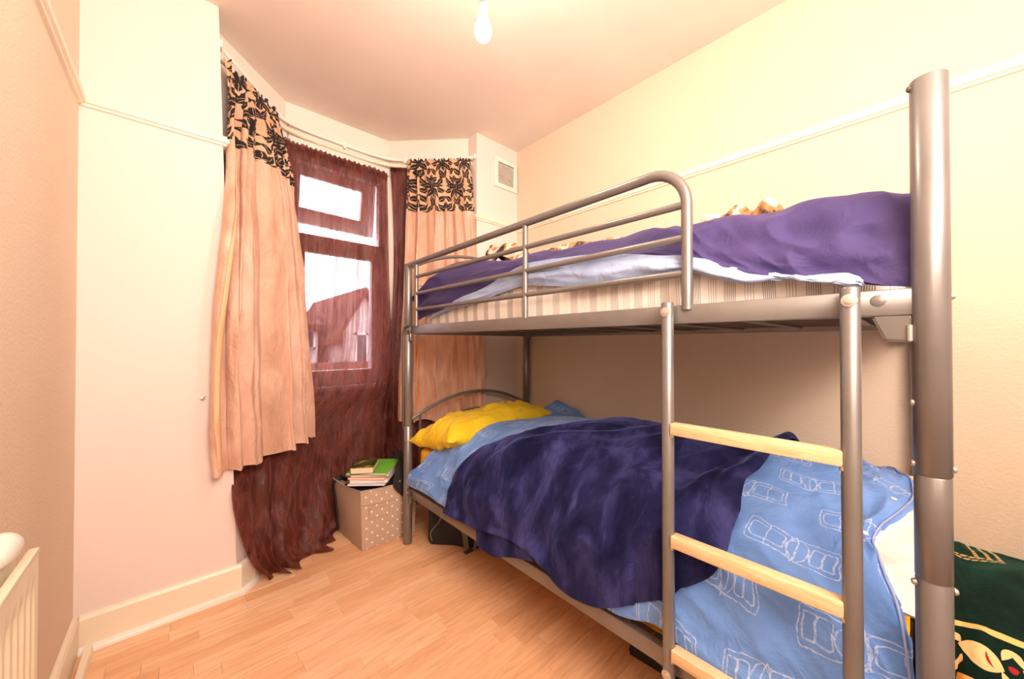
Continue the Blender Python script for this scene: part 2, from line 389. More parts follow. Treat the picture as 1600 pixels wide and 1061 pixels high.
# green prayer rug, printed velvet
M_rug = Mat('green_velvet_rug', (.01, .05, .04), .9, spec=.1, sheen=.3, sheen_tint=(.1, .45, .35))
_u, _v, _ = M_rug.xy('UV')
_gn = M_rug.ramp(M_rug.noise(5, 4), [(.3, (.003, .009, .007)), (.7, (.006, .030, .022))])
_bx, _by = _u+(M_rug.noise(8, 2, which='UV')-.5)*.02, _v+(M_rug.noise(7, 2, which='UV')-.5)*.02
def band(c, h): return (_bv-c).abs().lt(h)
_bv = _by-_bx*.06
_in = band(.672, .050)
_gold = band(.617, .006).max(band(.730, .008))
_pm = ((_bx/.088).fract()-.5)*.088; _pq = _bv-.672
_flw = leaf(_pm, _pq, 0, .0, .25, .032, .022).lt(0.0); _scr = (leaf(_pm.abs(), _pq, .036, .026, .8, .018, .007, 14).lt(0.0)).max(leaf(_pm.abs(), _pq, .036, -.026, -.8, .018, .007, -14).lt(0.0))
_red = leaf(_pm, _pq, .006, 0, 1.1, .014, .003, 20).lt(0.0)
_red2 = leaf(_pm.abs(), _pq, .044, 0, .4, .009, .006).lt(0.0)
_q = _u-_v*.12
_col = ((((_q-.0525)/.025).fract()-.5).abs()*.025).lt(.0048)*((((_v+_u*.5)/.0165).fract()-.5).abs()*.0165).lt(.0062)*(_q-.09).abs().lt(.0375)*_v.lt(.135)
_rw = ((((_v+_u*.25-.150)/.022).fract()-.5).abs()*.022).lt(.0062)*((((_u+_v*.5)/.0165).fract()-.5).abs()*.0165).lt(.0062)*(_v+_u*.25-.172).abs().lt(.022)*_u.lt(.135)
_dz, _d2 = _col, _rw
_spk = M_rug.noise(26, 2, which='UV', stretch=(1, .8, 1)).soft(.70, .72)*_v.lt(.60)*_v.gt(.10)
_c1 = M_rug.mix(_spk, _gn, (.55, .36, .04))
_c2 = M_rug.mix(_dz.max(_d2), _c1, (.66, .46, .20))
_c3 = M_rug.mix(_in*(_flw.max(_scr)), _c2, (.80, .55, .26))
_c4 = M_rug.mix(_in*(_red.max(_red2)), _c3, (.35, .02, .03))
M_rug.color(M_rug.mix(_gold, _c4, (.78, .50, .17))); M_rug.bump(M_rug.noise(90, 3), .3, .004)
# box fabric with dots
M_box = Mat('beige_canvas', (.50, .36, .28), .8); weave(M_box, 500)
M_dots = Mat('dotted_canvas', (.5, .36, .28), .8)
_u, _v, _ = M_dots.xy('UV')
DP = .043
_a = (_u+_v)/DP*.7071; _b = (_u-_v)/DP*.7071
_dx = (_a.fract()-.5)*DP; _dy = (_b.fract()-.5)*DP
M_dots.color(M_dots.mix(((_dx*_dx+_dy*_dy).sqrt()).lt(.0058), (.52, .375, .285), (.88, .80, .70))); weave(M_dots, 500)
M_seam = weave(Mat('beige_seam', (.45, .32, .25), .8))
M_page = Mat('page_edges', (.80, .66, .45), .8); M_page.bump(M_page.noise(300, 2, stretch=(.02, .02, 1)), .4, .002)
M_paper = Mat('white_paper', (.82, .76, .70), .8); M_paper.bump(M_paper.noise(300, 2, stretch=(.02, .02, 1)), .4, .002)
M_green = Mat('green_cover', (.16, .52, .04), .45); M_green.mottle((.17, .54, .045), (.14, .47, .035), 9)
M_orange = Mat('orange_cover', (.80, .26, .10), .5); M_orange.mottle((.82, .28, .11), (.75, .23, .08), 9)
M_bluec = Mat('pale_blue_cover', (.52, .60, .74), .5); M_bluec.mottle((.54, .62, .76), (.48, .56, .70), 9)
M_cover = Mat('jungle_cover', (.02, .02, .01), .35)
M_cover.color(M_cover.ramp(M_cover.noise(16, 4, dist=1.0), [(.40, (.012, .010, .006)), (.52, (.06, .07, .008)), (.62, (.38, .36, .03)), (.72, (.14, .05, .015))])); M_cover.bump(M_cover.noise(40), .02, .001)
M_strap = Mat('orange_strap', (.62, .16, .02), .7); weave(M_strap, 300)
M_rad = Mat('radiator_enamel', (.86, .77, .58), .3, spec=.5); M_rad.mottle((.87, .79, .61), (.84, .74, .54), 5)
M_slot = Mat('vent_slot_shade', (.10, .06, .035), .9); M_slot.mottle((.11, .07, .04), (.08, .05, .03), 20)
M_holder = Mat('white_plastic', (.88, .85, .80), .4); M_holder.bump(M_holder.noise(80), .02, .001)
M_brass = Mat('brass_cap', (.52, .30, .12), .35, .9); M_brass.bump(M_brass.noise(80), .05, .001)
M_glow = Mat('lit_bulb_glass', (1, .95, .85), .3); M_glow.b.inputs['Emission Color'].default_value = (1, .88, .72, 1); M_glow.b.inputs['Emission Strength'].default_value = BULB_EMIT
# outdoors
M_glass = Mat('pane_glass', (1, 1, 1), .02)
_gt = M_glass.new('BsdfTransparent'); _gg = M_glass.new('BsdfGlossy'); _gm = M_glass.new('MixShader'); _lw = M_glass.new('LayerWeight')
_gt.inputs[0].default_value = (.93, .96, .96, 1); _gg.inputs['Roughness'].default_value = .02; _lw.inputs[0].default_value = .12
M_glass.link(N(M_glass.t, _lw.outputs['Fresnel'])*.8, _gm.inputs[0]); M_glass.link(_gt.outputs[0], _gm.inputs[1]); M_glass.link(_gg.outputs[0], _gm.inputs[2]); M_glass.link(_gm.outputs[0], M_glass.out.inputs[0])
M_render = plaster('house_render', (.62, .57, .55), (.55, .50, .48), .2, 20)
M_tile = Mat('roof_tile', (.14, .055, .04), .85); M_tile.mottle((.15, .06, .045), (.11, .045, .035), 3); M_tile.bump(M_tile.noise(30, 2, stretch=(.3, 1, 3)), .5, .02)
M_brick = Mat('garden_brick', (.17, .07, .05), .9); M_brick.mottle((.19, .08, .055), (.13, .055, .04), 9)
M_hglass = Mat('house_pane', (.10, .11, .12), .15); M_hglass.bump(M_hglass.noise(5), .02, .01)
M_street = Mat('street_asphalt', (.22, .21, .20), .9); M_street.mottle((.24, .23, .22), (.19, .18, .17), 4)

# ------------------------------------------------------------------ room shell
XL, XR, YB, YF, ZC = -.295, 2.062, 2.188, -1.4, 2.785
BX0, BX1 = .131, 1.645                      # bay opening
BAY = [(.131, 2.36), (.189, 2.421), (.506, 2.75), (1.205, 2.75), (1.639, 2.294)]
WT = .12
def struct(o): o['kind'] = 'structure'; return o
floor = struct(MB().box((XL-.1, YF-.1, -.12), (XR+.1, 3.0, -.0085)).build('floor', M_floorbase, smooth=False))
def strip_mesh(L):
    b = MB().box((0, 0, -.0085), (L-.0006, .0644, 0), .0004, seg=1); return b.me('floor_strip')
LENS = [.26, .34, .42, .50]; SM = []
for L in LENS:
    m = strip_mesh(L); m.materials.append(M_floor.m); SM.append(m)
y = .26; row = 0
while y < 2.76:
    x = XL-random.uniform(0, .4)
    while x < XR:
        k = random.randrange(4)
        o = bpy.data.objects.new('floor_strip', SM[k]); COL.objects.link(o); o.parent = floor; o.location = (x, y, 0)
        x += LENS[k]
    y += .065; row += 1
struct(MB().box((XL-.1, YF-.1, ZC), (XR+.1, 3.0, ZC+.1)).build('ceiling', M_ceil, smooth=False))
struct(MB().box((XL-.1, YF, -.0085), (XL, 3.0, ZC)).build('wall_left', M_left, smooth=False))
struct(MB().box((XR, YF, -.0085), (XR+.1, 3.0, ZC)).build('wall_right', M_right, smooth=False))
struct(MB().box((XL, YF-.1, -.0085), (XR, YF, ZC)).build('wall_front', M_breast, smooth=False))
# chimney breast: its free corner leans, wider at the floor
def prism(pb, pt, z0, z1):
    n = len(pb); V = [(*p, z0) for p in pb]+[(*p, z1) for p in pt]
    F = [tuple(range(n))[::-1], tuple(range(n, 2*n))]+[(i, (i+1) % n, n+(i+1) % n, n+i) for i in range(n)]
    return MB().add(V, F)
struct(prism([(XL, YB), (.215, YB), (.215, 2.36), (XL, 2.36)], [(XL, YB), (.128, YB), (.128, 2.36), (XL, 2.36)], -.0085, ZC).build('wall_back_left', M_breast, smooth=False))
struct(MB().box((BX1, YB, -.0085), (XR, 2.42, ZC)).build('wall_back_right', M_breast, smooth=False))
# bay walls
wl = thing('wall_bay', (.85, 2.75, 0), None, None); struct(wl)
def wallseg(a, b, z0, z1, name, mat=M_bay, t=WT):
    a, b = np.array(a), np.array(b); d = (b-a)/np.linalg.norm(b-a); n = np.array((-d[1], d[0]))
    e = .05
    return prism([a-d*e*0, b, b+n*t, a+n*t], [a, b, b+n*t, a+n*t], z0, z1).build(name, mat, wl, smooth=False)
wallseg((.10, 2.33), BAY[2], -.0085, ZC, 'left_splay')
wallseg(BAY[3], (1.66, 2.28), -.0085, ZC, 'right_splay')
WX0, WX1, WZ0, WZ1 = .53, 1.185, .90, 2.48
wallseg((.45, 2.75), (1.26, 2.75), -.0085, WZ0, 'sill_wall')
wallseg((.45, 2.75), (1.26, 2.75), WZ1, ZC, 'lintel')
for a, b in ((.45, WX0), (WX1, 1.26)): wallseg((a, 2.75), (b, 2.75), WZ0, WZ1, 'jamb')
# boarded panel over the window heads, with a joint where it turns
pan = [(.20, 2.395), (.512, 2.718), (1.200, 2.718), (1.60, 2.30)]
MB().sweep([(0, 2.50), (.018, 2.50), (.018, 2.655), (0, 2.655)], [pan[0], pan[1]]).build('head_board', M_bay, wl, smooth=False)
MB().sweep([(0, 2.50), (.018, 2.50), (.018, 2.655), (0, 2.655)], [(.516, 2.718), (1.198, 2.718)]).build('head_board', M_bay, wl, smooth=False)
MB().sweep([(0, 2.50), (.018, 2.50), (.018, 2.655), (0, 2.655)], [(1.202, 2.716), pan[3]]).build('head_board', M_bay, wl, smooth=False)

# picture rails and skirtings
RAILP = [(0, 0), (-.010, .002), (-.012, .010), (-.020, .014), (-.022, .030), (-.014, .034), (-.012, .046), (0, .050)]
def rail(n, path, z): return struct(MB().sweep([(a, z+b) for a, b in RAILP], path).build('trim_%d' % n, M_gloss, ang=25))
prism([(.214, YB), (.268, 2.244), (.268, 2.42), (.19, 2.42)], [(.200, YB), (.254, 2.250), (.254, 2.42), (.17, 2.42)], -.0085, .46).build('return_base', M_breast, wl, smooth=False)
rail(1, [(XL, YF+.02), (XL, YB-.022)], 2.130)
rail(2, [(XL, YB), (.150, YB), (.150, YB+.15)], 2.130)
rail(3, [(BX1, YB+.12), (BX1, YB), (XR, YB)], 2.125)
rail(4, [(XR, YB), (XR, YF+.02)], 2.105)
SK = [(0, 0), (-.018, 0), (-.018, .125), (-.012, .136), (-.004, .140), (0, .140)]
QD = [(-.018, 0), (-.036, 0), (-.035, .010), (-.030, .017), (-.018, .022)]
struct(MB().sweep([(a, b) for a, b in SK], [(XL, YF+.02), (XL, YB)]).build('baseboard_left', M_gloss, ang=25))
struct(MB().sweep(SK, [(XL+.018, YB), (.222, YB), (.275, 2.243), (.275, 2.36)]).build('baseboard_back', M_gloss, ang=25))
struct(MB().sweep(QD, [(XL+.01, YB), (.222, YB), (.275, 2.243), (.275, 2.36)]).build('trim_5', M_white, ang=50))
struct(MB().sweep([(-.018-.016, 0), (-.018-.040, 0), (-.018-.038, .016), (-.018-.034, .024), (-.018-.016, .026)], [(XL, YF+.02), (XL, YB-.02)]).build('trim_6', M_gloss, ang=50))
struct(MB().sweep(SK, [(XR, 2.18), (XR, YF+.02)]).build('baseboard_right', M_gloss, ang=25))

# ------------------------------------------------------------------ window in the bay
win = thing('window_1', (.86, 2.78, WZ0), None, None); struct(win)
def frame(name, x0, x1, z0, z1, w, y0, y1, parent=win, mat=M_upvc, tilt=0.0):
    b = MB()
    b.box((x0, y0, z0), (x0+w, y1, z1), .004).box((x1-w, y0, z0), (x1, y1, z1), .004)
    b.box((x0+w*.9, y0, z0), (x1-w*.9, y1, z0+w), .004).box((x0+w*.9, y0, z1-w), (x1-w*.9, y1, z1), .004)
    return b.build(name, mat, parent)
frame('outer_frame', WX0, WX1, WZ0, WZ1, .05, 2.76, 2.82)
MB().box((WX0+.045, 2.762, 1.885), (WX1-.045, 2.818, 1.945), .004).build('transom', M_upvc, win)
s1 = frame('lower_sash', WX0+.045, WX1-.045, WZ0+.05, 1.885, .055, 2.77, 2.83)
MB().box((WX0+.09, 2.798, WZ0+.095), (WX1-.09, 2.804, 1.845)).build('pane', M_glass, s1)
# top light pushed ajar at its foot
hx = Matrix.Translation((0, 2.825, 2.47)) @ Matrix.Rotation(math.radians(7), 4, 'X') @ Matrix.Translation((WX1, 0, 2.0)) @ Matrix.Rotation(math.radians(.9), 4, 'Y') @ Matrix.Translation((-WX1, 0, -2.0)) @ Matrix.Translation((0, -2.825, -2.47))
def tilt(o):
    o.data.transform(hx); return o
s2 = tilt(frame('top_light', WX0+.012, WX1-.012, 2.035, 2.47, .105, 2.825, 2.87))
tilt(MB().box((WX0+.10, 2.845, 2.13), (WX1-.10, 2.851, 2.38)).build('pane', M_glass, s2))
MB().box((WX0-.02, 2.672, WZ0-.035), (WX1+.02, 2.77, WZ0), .008).build('window_board', M_upvc, win)

# ------------------------------------------------------------------ outdoors, seen through the voile
struct(MB().box((-14, 3.2, -2.7), (26, 40, -2.6)).build('ground', M_street, smooth=False))
def house(x0, x1, y0, y1, zb, ze, zr, name, label, wins, gable=False):
    h = thing(name, ((x0+x1)/2, y0, zb), label, 'house', None)
    MB().box((x0, y0, zb), (x1, y1, ze)).build('wall', M_render, h, smooth=False)
    if gable:
        xm = (x0+x1)/2; o = .35
        V = [(x0, y0, ze), (x1, y0, ze), (xm, y0, zr), (x0, y1, ze), (x1, y1, ze), (xm, y1, zr)]
        MB().add(V[:3], [(0, 1, 2)]).build('gable', M_render, h, smooth=False); MB().add(V[3:], [(0, 2, 1)]).build('gable', M_render, h, smooth=False)
        sl = (zr-ze)/(xm-x0)
        for s in (-1, 1):
            xe = xm+s*(xm-x0+o); zz = ze-o*sl
            MB().add([(xe, y0-.3, zz), (xm, y0-.3, zr), (xm, y1, zr), (xe, y1, zz), (xe, y0-.3, zz+.22), (xm, y0-.3, zr+.25), (xm, y1, zr+.25), (xe, y1, zz+.22)],
                     [(0, 1, 2, 3), (4, 7, 6, 5), (0, 4, 5, 1), (1, 5, 6, 2), (2, 6, 7, 3), (3, 7, 4, 0)]).build('roof_slope', M_tile, h, smooth=False)
    else:
        ym = (y0+y1)/2
        V = [(x0-.2, y0-.4, ze-.1), (x1+.2, y0-.4, ze-.1), (x1+.2, ym, zr), (x0-.2, ym, zr), (x0-.2, y1, ze), (x1+.2, y1, ze), (x0-.2, y0-.4, ze-.3), (x1+.2, y0-.4, ze-.3)]
        MB().add(V, [(0, 1, 2, 3), (3, 2, 5, 4), (6, 7, 1, 0), (0, 3, 4, 6), (1, 7, 5, 2)]).build('roof_slope', M_tile, h, smooth=False)
    for (a, b, c, d) in wins:
        f = MB()
        f.box((a, y0-.06, c), (a+.08, y0, d)).box((b-.08, y0-.06, c), (b, y0, d)).box((a, y0-.06, c), (b, y0, c+.08)).box((a, y0-.06, d-.08), (b, y0, d)).box(((a+b)/2-.04, y0-.06, c), ((a+b)/2+.04, y0, d))
        fo = f.build('window_frame', M_upvc, h, smooth=False)
        MB().box((a+.05, y0-.03, c+.05), (b-.05, y0-.01, d-.05)).build('pane', M_hglass, fo, smooth=False)
    return h
house(1.2, 4.10, 16.0, 23, -2.6, 2.02, 2.85, 'terrace_house', 'pale rendered house with low tiled roof, left half of the window view', [(3.3, 4.0, .95, 1.75), (2.2, 2.9, .95, 1.75)])
house(4.62, 6.20, 14.6, 22, -2.6, 1.75, 3.15, 'gabled_house', 'pale gabled house with steep brown roof, right half of the window view', [(5.05, 6.0, .35, 1.6)], True)
gw = tag(MB().box((-2, 11.5, -2.6), (16, 11.75, .62), .03).build('garden_wall', M_brick), 'low brown brick garden wall along the foot of the window view', 'wall')

# ------------------------------------------------------------------ bunk bed
FXp, BXp, LYp, RYp = 1.02, 2.022, 2.04, -.028
bed = thing('bunk_bed', (1.52, 1.0, 0), 'silver-grey tubular metal bunk bed standing against the right wall', 'bunk bed')
def post(x, y, top, segs):
    b = MB(); prof = []
    for (z0, z1, r) in segs: prof += [(r-.0012, z0), (r, z0+.0015), (r, z1-.0015), (r-.0012, z1)]
    b.lathe(prof, (x, y, 0), n=32); return b.build('post', M_metal, bed, 50)
p_fr = post(FXp, RYp, 1.69, [(0, .768, .0236), (.770, .958, .0240), (.9595, 1.69, .0248)])
p_fl = post(FXp, LYp, 1.678, [(.0, .70, .0262), (.702, 1.25, .0255), (1.252, 1.676, .0235)])
p_bl = post(BXp, LYp, 1.678, [(0, .70, .0262), (.702, 1.25, .0255), (1.252, 1.676, .0235)])
p_br = post(BXp, RYp, 1.69, [(0, .768, .0236), (.770, .958, .0240), (.9595, 1.69, .0248)])
BOLT = [(.0, -.002), (.0062, 0), (.0062, .002), (.0045, .005), (0.0005, .0062)]
for z in (1.284, .973, .756):      # bolt heads facing away from the bed end
    MB().lathe(BOLT, (FXp+.004, RYp-.0235, z), (.25, -1, 0), 14).build('bolt_head', M_bolt, p_fr)
for z in (1.679, 1.089, .976, .756):
    MB().lathe(BOLT, (FXp-.006, RYp+.0225, z), (-.35, 1, 0), 14).build('bolt_head', M_dark if z > 1.5 else M_bolt, p_fr)
def beam(x, z0, z1, t=.024): return MB().box((x-t/2, RYp+.02, z0), (x+t/2, LYp-.022, z1), .004).build('side_beam', M_metal, bed)
b_uf = beam(FXp+.004, 1.252, 1.304); beam(BXp, 1.250, 1.302)
b_lf = beam(FXp+.004, .288, .340); beam(BXp, .288, .340)
for z0, z1 in ((1.252, 1.304), (.288, .340)):
    for yy in (LYp, RYp): MB().box((FXp+.02, yy-.012, z0), (BXp-.02, yy+.012, z1), .004).build('end_beam', M_metal, bed)
# moulded corner brackets below the beams at the ladder end
def bracket(x, sx, z):
    V = [(x-.014, .050, z), (x+.016, .050, z), (x+.016, RYp+.022, z), (x-.014, RYp+.022, z), (x-.011, .032, z-.048), (x+.012, .032, z-.048), (x+.012, RYp+.022, z-.052), (x-.011, RYp+.022, z-.052)]
    F = [(0, 1, 2, 3), (4, 7, 6, 5), (0, 4, 5, 1), (1, 5, 6, 2), (2, 6, 7, 3), (3, 7, 4, 0)]
    me = MB().add(V, F).me('corner_bracket'); bm = bmesh.new(); bm.from_mesh(me); bmesh.ops.bevel(bm, geom=bm.edges[:], offset=.004, segments=2, affect='EDGES'); bm.to_mesh(me); bm.free()
    o = link('corner_bracket', me, M_metal, bed)
    MB().tube([(x-.013, RYp+.026, z-.018), (x-.013, RYp+.026, z-.048)], .005, 10).build('bracket_clip', M_bolt, o)
for z in (1.252, .288): bracket(FXp+.004, 1, z); bracket(BXp, 1, z)
# head-end brackets where beams meet the far posts
for z in (1.278, .314):
    o = MB().box((FXp-.018, LYp-.052, z-.022), (FXp-.006, LYp-.020, z+.022), .006).build('beam_clamp', M_dark, bed)
    MB().lathe([(0.0005, 0), (.007, 0), (.007, .003), (.0005, .004)], (FXp-.018, LYp-.036, z+.004), (-1, 0, 0), 14).build('bolt_head', M_bolt, o)
    MB().box((FXp-.012, LYp-.050, z-.066), (FXp+.004, LYp-.026, z-.020), .004).build('beam_hook', M_metal, o)
    o = MB().box((BXp-.020, LYp-.060, z-.050), (BXp-.004, LYp-.022, z-.004), .005).build('beam_clamp', M_metal, bed)
# bent liner tube that hugs the outside of the near far-end post
c0 = np.array((FXp-.020, LYp+.008, 0))
pth = [c0+np.array((.002, -.060, 1.300)), c0+np.array((-.002, -.040, 1.300)), c0+np.array((-.004, -.018, 1.292)), c0+np.array((-.005, -.002, 1.272)), c0+np.array((-.004, .006, 1.245)), c0+np.array((-.003, .008, 1.20)), c0+np.array((-.002, .008, .78)), c0+np.array((0, .006, .70)), c0+np.array((.006, .002, .67))]
MB().tube(cr(pth, np.linspace(0, 1, 60)), .0085, 12).build('corner_tube', M_dark, bed)
MB().tube([(FXp-.022, LYp-.004, .655), (FXp-.027, LYp-.012, .625), (FXp-.022, LYp-.022, .600)], .006, 10).build('locking_clip', M_dark, bed)
# guard rail
gx = FXp-.004
y0, y1 = LYp-.005, .405
pts = [(gx, y0, 1.668), (gx, 1.2, 1.676), (gx, .56, 1.683)]
for k in range(9):
    a = k/8*PI/2; pts.append((gx, y1+.105-.105*math.sin(a), 1.684-.105+.105*math.cos(a)))
pts += [(gx, y1, 1.45), (gx, y1, 1.290)]
MB().tube(pts, .0148, 20).build('guard_rail', M_metal, bed, 60)
gu = [(1.93, 1.655), (1.03, 1.676)]
for yy, zt in gu: MB().tube([(gx, yy, 1.298), (gx, yy, zt)], .0112, 16).build('guard_upright', M_metal, bed, 60)
for zl, zr in ((1.585, 1.578), (1.487, 1.487), (1.394, 1.390)):
    MB().tube([(gx, 1.93, zl), (gx, 1.03, (zl+zr)/2), (gx, y1, zr)], .0102, 16).build('guard_bar', M_metal, bed, 60)
# arched head-end bars
def arch(z0, zm, r, yy=LYp):
    t = np.linspace(0, 1, 40); xs = FXp+(BXp-FXp)*t
    return MB().tube(np.stack([xs, np.full(40, yy), z0+(zm-z0)*(1-(2*t-1)**2)], -1), r, 14).build('head_arch', M_metal, bed, 60)
arch(1.650, 1.790, .0105); arch(1.45, 1.56, .0095)
arch(.725, .866, .0110); arch(.58, .745, .0095)
for xx in (1.10,): MB().tube([(xx, LYp, .32), (xx, LYp, .768)], .007, 12).build('head_rod', M_dark, bed)
for zz in (1.36, .42):
    pass
# cross slats under the top mattress and wire base of the lower one
for k in range(9):
    yy = .10+k*.225
    MB().box((FXp+.014, yy-.014, 1.262), (BXp-.010, yy+.014, 1.268), .001, seg=1).build('cross_slat', M_metal, bed)
    MB().box((FXp+.014, yy-.014, .302), (BXp-.010, yy+.014, .308), .001, seg=1).build('cross_slat', M_metal, bed)
wb = MB()
for z in (1.2705, .3105):
    for k in range(19):
        xx = FXp+.045+k*.051; wb.tube([(xx, RYp+.03, z), (xx, LYp-.03, z)], .0016, 5)
    for k in range(26):
        yy = .02+k*.078; wb.tube([(FXp+.02, yy, z+.003), (BXp-.012, yy, z+.003)], .0016, 5)
tag(wb.build('wire_mesh', M_dark, bed), kind='stuff')
# beam furniture
for z in (1.278,):
    MB().lathe([(.0005, .0), (.0115, 0), (.0115, .0010), (.010, .0018), (.0005, .0020)], (FXp-.008, .040, 1.283), (-1, 0, 0), 20).build('cap_plug', M_metal, b_uf)
    MB().lathe([(.0005, .0), (.0032, 0), (.0032, .0008), (.0005, .001)], (FXp-.008, 1.66, 1.276), (-1, 0, 0), 12).build('beam_hole', M_dark, b_uf)
MB().lathe([(.0005, .0), (.0034, 0), (.0034, .0008), (.0005, .001)], (FXp-.008, 1.605, .318), (-1, 0, 0), 12).build('beam_hole', M_dark, b_lf)
# ladder
lad = thing('bunk_ladder', (.980, .26, 0), 'silver ladder with pale wooden rungs hooked on the bunk bed front', 'ladder')
LX = .980; LYl, LYr = .443, .078
st = []
for yy in (LYl, LYr):
    o = MB().tube([(LX, yy, 0), (LX, yy, .02), (LX, yy, 1.306), (LX, yy, 1.310)], [.0150, .0158, .0158, .0135], 24).build('stile', M_metal, lad, 60); st.append(o)
    for z in (1.283, .314):
        MB().lathe([(.0005, .0), (.0125, 0), (.0125, .0022), (.0065, .0030), (.0065, .0055), (.0005, .0060)], (LX-.0150, yy, z), (-1, 0, 0), 20).build('stile_bolt', M_bolt, o)
for i, z in enumerate((.970, .672, .372, .085)):
    r = MB().box((LX-.017, LYr+.012, z-.015), (LX+.017, LYl-.012, z+.016), .0035).build('rung', M_pine, lad)
    for yy in (LYr+.012, LYl-.012):
        MB().lathe([(.0005, -.004), (.006, -.004), (.006, .004), (.0005, .0045)], (LX-.006, yy, z-.019), (0, 0, -1), 12).build('rung_screw', M_bolt, r)
# orange strap hanging from the top head end
ys = LYp-.005
sp = np.array([(1.096, ys, 1.275), (1.094, ys, 1.18), (1.088, ys, 1.10), (1.087, ys, 1.02), (1.088, ys, .93), (1.092, ys, .85), (1.094, ys, .775)])
C_ = cr(sp, np.linspace(0, 1, 50)); t = np.linspace(0, 1, 50)
wv = .012*np.clip(np.sin(t*PI*.95), .2, 1); tw = t*2.4
d = np.stack([np.cos(tw), np.sin(tw)*.6, 0*t], -1)*wv[:, None]
tag(sheet('hanging_strap', np.stack([C_-d, C_, C_+d], 1), M_strap, thick=.002), 'orange webbing strap hanging under the top bunk beside the far post', 'strap')

# ------------------------------------------------------------------ mattresses
def mattress(name, x0, x1, y0, y1, z0, z1, mat, pmat, label, r=.035):
    w = thing(name, ((x0+x1)/2, (y0+y1)/2, z0), label, 'mattress')
    n = 160
    # closed rounded profile loop in plan, stacked rings; UV u runs along y so stripes cross the sides
    rings = []
    zs = [(z0, -.012), (z0+.006, -.002), (z0+.02, .0), ((z0+z1)/2, .004), (z1-.02, 0), (z1-.006, -.002), (z1, -.012)]
    def loop(inset, z):
        P = []
        L = x1-x0-2*0; W = y1-y0
        for k in range(n):
            a = 2*PI*k/n; c, s_ = math.cos(a), math.sin(a); q = (abs(c)**14+abs(s_)**14)**(-1/14)
            P.append(((x0+x1)/2+c*q*(L/2+inset), (y0+y1)/2+s_*q*(W/2+inset), z))
        return P
    V = []
    for z, i_ in zs: V += loop(i_, z)
    V = np.array(V)
    V[:, 0] += .004*np.sin(V[:, 1]*9)*(np.abs(V[:, 2]-z0) > .01)
    if z0 < 1: V[:, 0] -= .036*np.clip((V[:, 1]-1.89)/.10, 0, 1)*(V[:, 0] < 1.3)
    k = len(zs); F = [(i*n+j, i*n+(j+1) % n, (i+1)*n+(j+1) % n, (i+1)*n+j) for i in range(k-1) for j in range(n)]
    F += [tuple(range(n))[::-1], tuple(range((k-1)*n, k*n))]
    me = bpy.data.meshes.new('mattress_body'); me.from_pydata(V.tolist(), [], F)
    l = me.uv_layers.new(name='UVMap'); vi = np.empty(len(me.loops), int); me.loops.foreach_get('vertex_index', vi)
    l.data.foreach_set('uv', np.stack([V[vi, 1], V[vi, 2]], -1).astype(np.float32).ravel())
    link('mattress_body', me, mat, w, True, 60)
    for z in (z0+.012, z1-.012):
        lp = loop(.003, z); lp.append(lp[0]); MB().tube(lp, .0045, 8, False).build('piping', pmat, w)
    return w
mattress('striped_mattress', 1.074, 2.000, .01, 2.00, 1.2765, 1.446, M_tick, M_tickpipe, 'white mattress with grey ticking stripes on the top bunk')
mattress('sheeted_mattress', 1.080, 2.000, .01, 2.018, .3165, .562, M_amber, M_amber, 'mattress under amber yellow fitted sheet on the bottom bunk')

# ------------------------------------------------------------------ bottom bunk bedding
# the surface the duvet and blanket share: stations along the bed, profile from the wall over the sleeper's hump to the floor side
def prof(y, zs, xs=None, yo=None):
    xs = xs or (2.025, 1.93, 1.72, 1.46, 1.23, 1.10, 1.035, 1.010, 1.000)
    yo = yo or [0]*9
    return [(x, y+d, z) for x, z, d in zip(xs, zs, yo)]
BED = [prof(0, (.69, .725, .765, .775, .735, .66, .53, .40, .30), yo=[.05, .055, .0, -.010, .056, .014, -.006, -.010, -.010]),
       prof(.15, (.70, .745, .790, .800, .755, .68, .54, .41, .30)),
       prof(.42, (.68, .735, .800, .815, .770, .69, .55, .41, .30)),
       prof(.75, (.67, .72, .795, .820, .775, .69, .55, .41, .30)),
       prof(1.10, (.65, .69, .775, .805, .760, .67, .53, .41, .30)),
       prof(1.36, (.67, .695, .745, .775, .735, .64, .51, .40, .30)),
       prof(1.56, (.73, .715, .715, .735, .705, .61, .49, .40, .30), yo=[0, 0, 0, 0, 0, .01, .06, .12, .15]),
       prof(1.72, (.775, .735, .700, .705, .690, .60, .48, .40, .30), yo=[-.02, 0, .02, .02, .02, .05, .13, .22, .26]),
       prof(1.80, (.745, .715, .690, .685, .668, .58, .48, .41, .30), yo=[-.03, 0, -.02, -.03, -.02, .04, .14, .205, .24])]
BU, BV = 340, 300
Bs = grid(BED, BU, BV)                      # (along bed, across)
BN = normals(Bs); BN *= np.sign(BN[..., 2:].mean())
ul, vl = np.linspace(0, 1, BU), np.linspace(0, 1, BV)
A, Bm = np.meshgrid(ul*1.9, vl*1.35, indexing='ij')
drop = np.clip((Bm/1.35-.62)/.3, 0, 1)
fold = .010*fbm(A*3.2, Bm*3.0, 3)+.008*ridged(A*4.5+Bm*2.2, Bm*2.0-A, 8)+.0045*ridged(A*9-Bm*5, Bm*6+A*3, 18)+.006*np.exp(-A/.6)*ridged(A*7+Bm*6, Bm*3-A*5, 28)+.010*drop*np.sin(A*19+2*fbm(A*2, Bm, 5))*fbm(A*2.1, Bm*.6, 15)
crease = np.exp(-((A-1.70+.45*(Bm-.95)**2)/.022)**2)*np.exp(-((Bm-.80)/.25)**2)
Bf = Bs+BN*(fold-.012*crease)[..., None]
duvet = thing('printed_duvet', (1.5, .9, .6), 'blue duvet with white outlined car drawings on the bottom bunk', 'duvet')
last = int(BV*.925)
Pd = Bf[:, :last].copy()
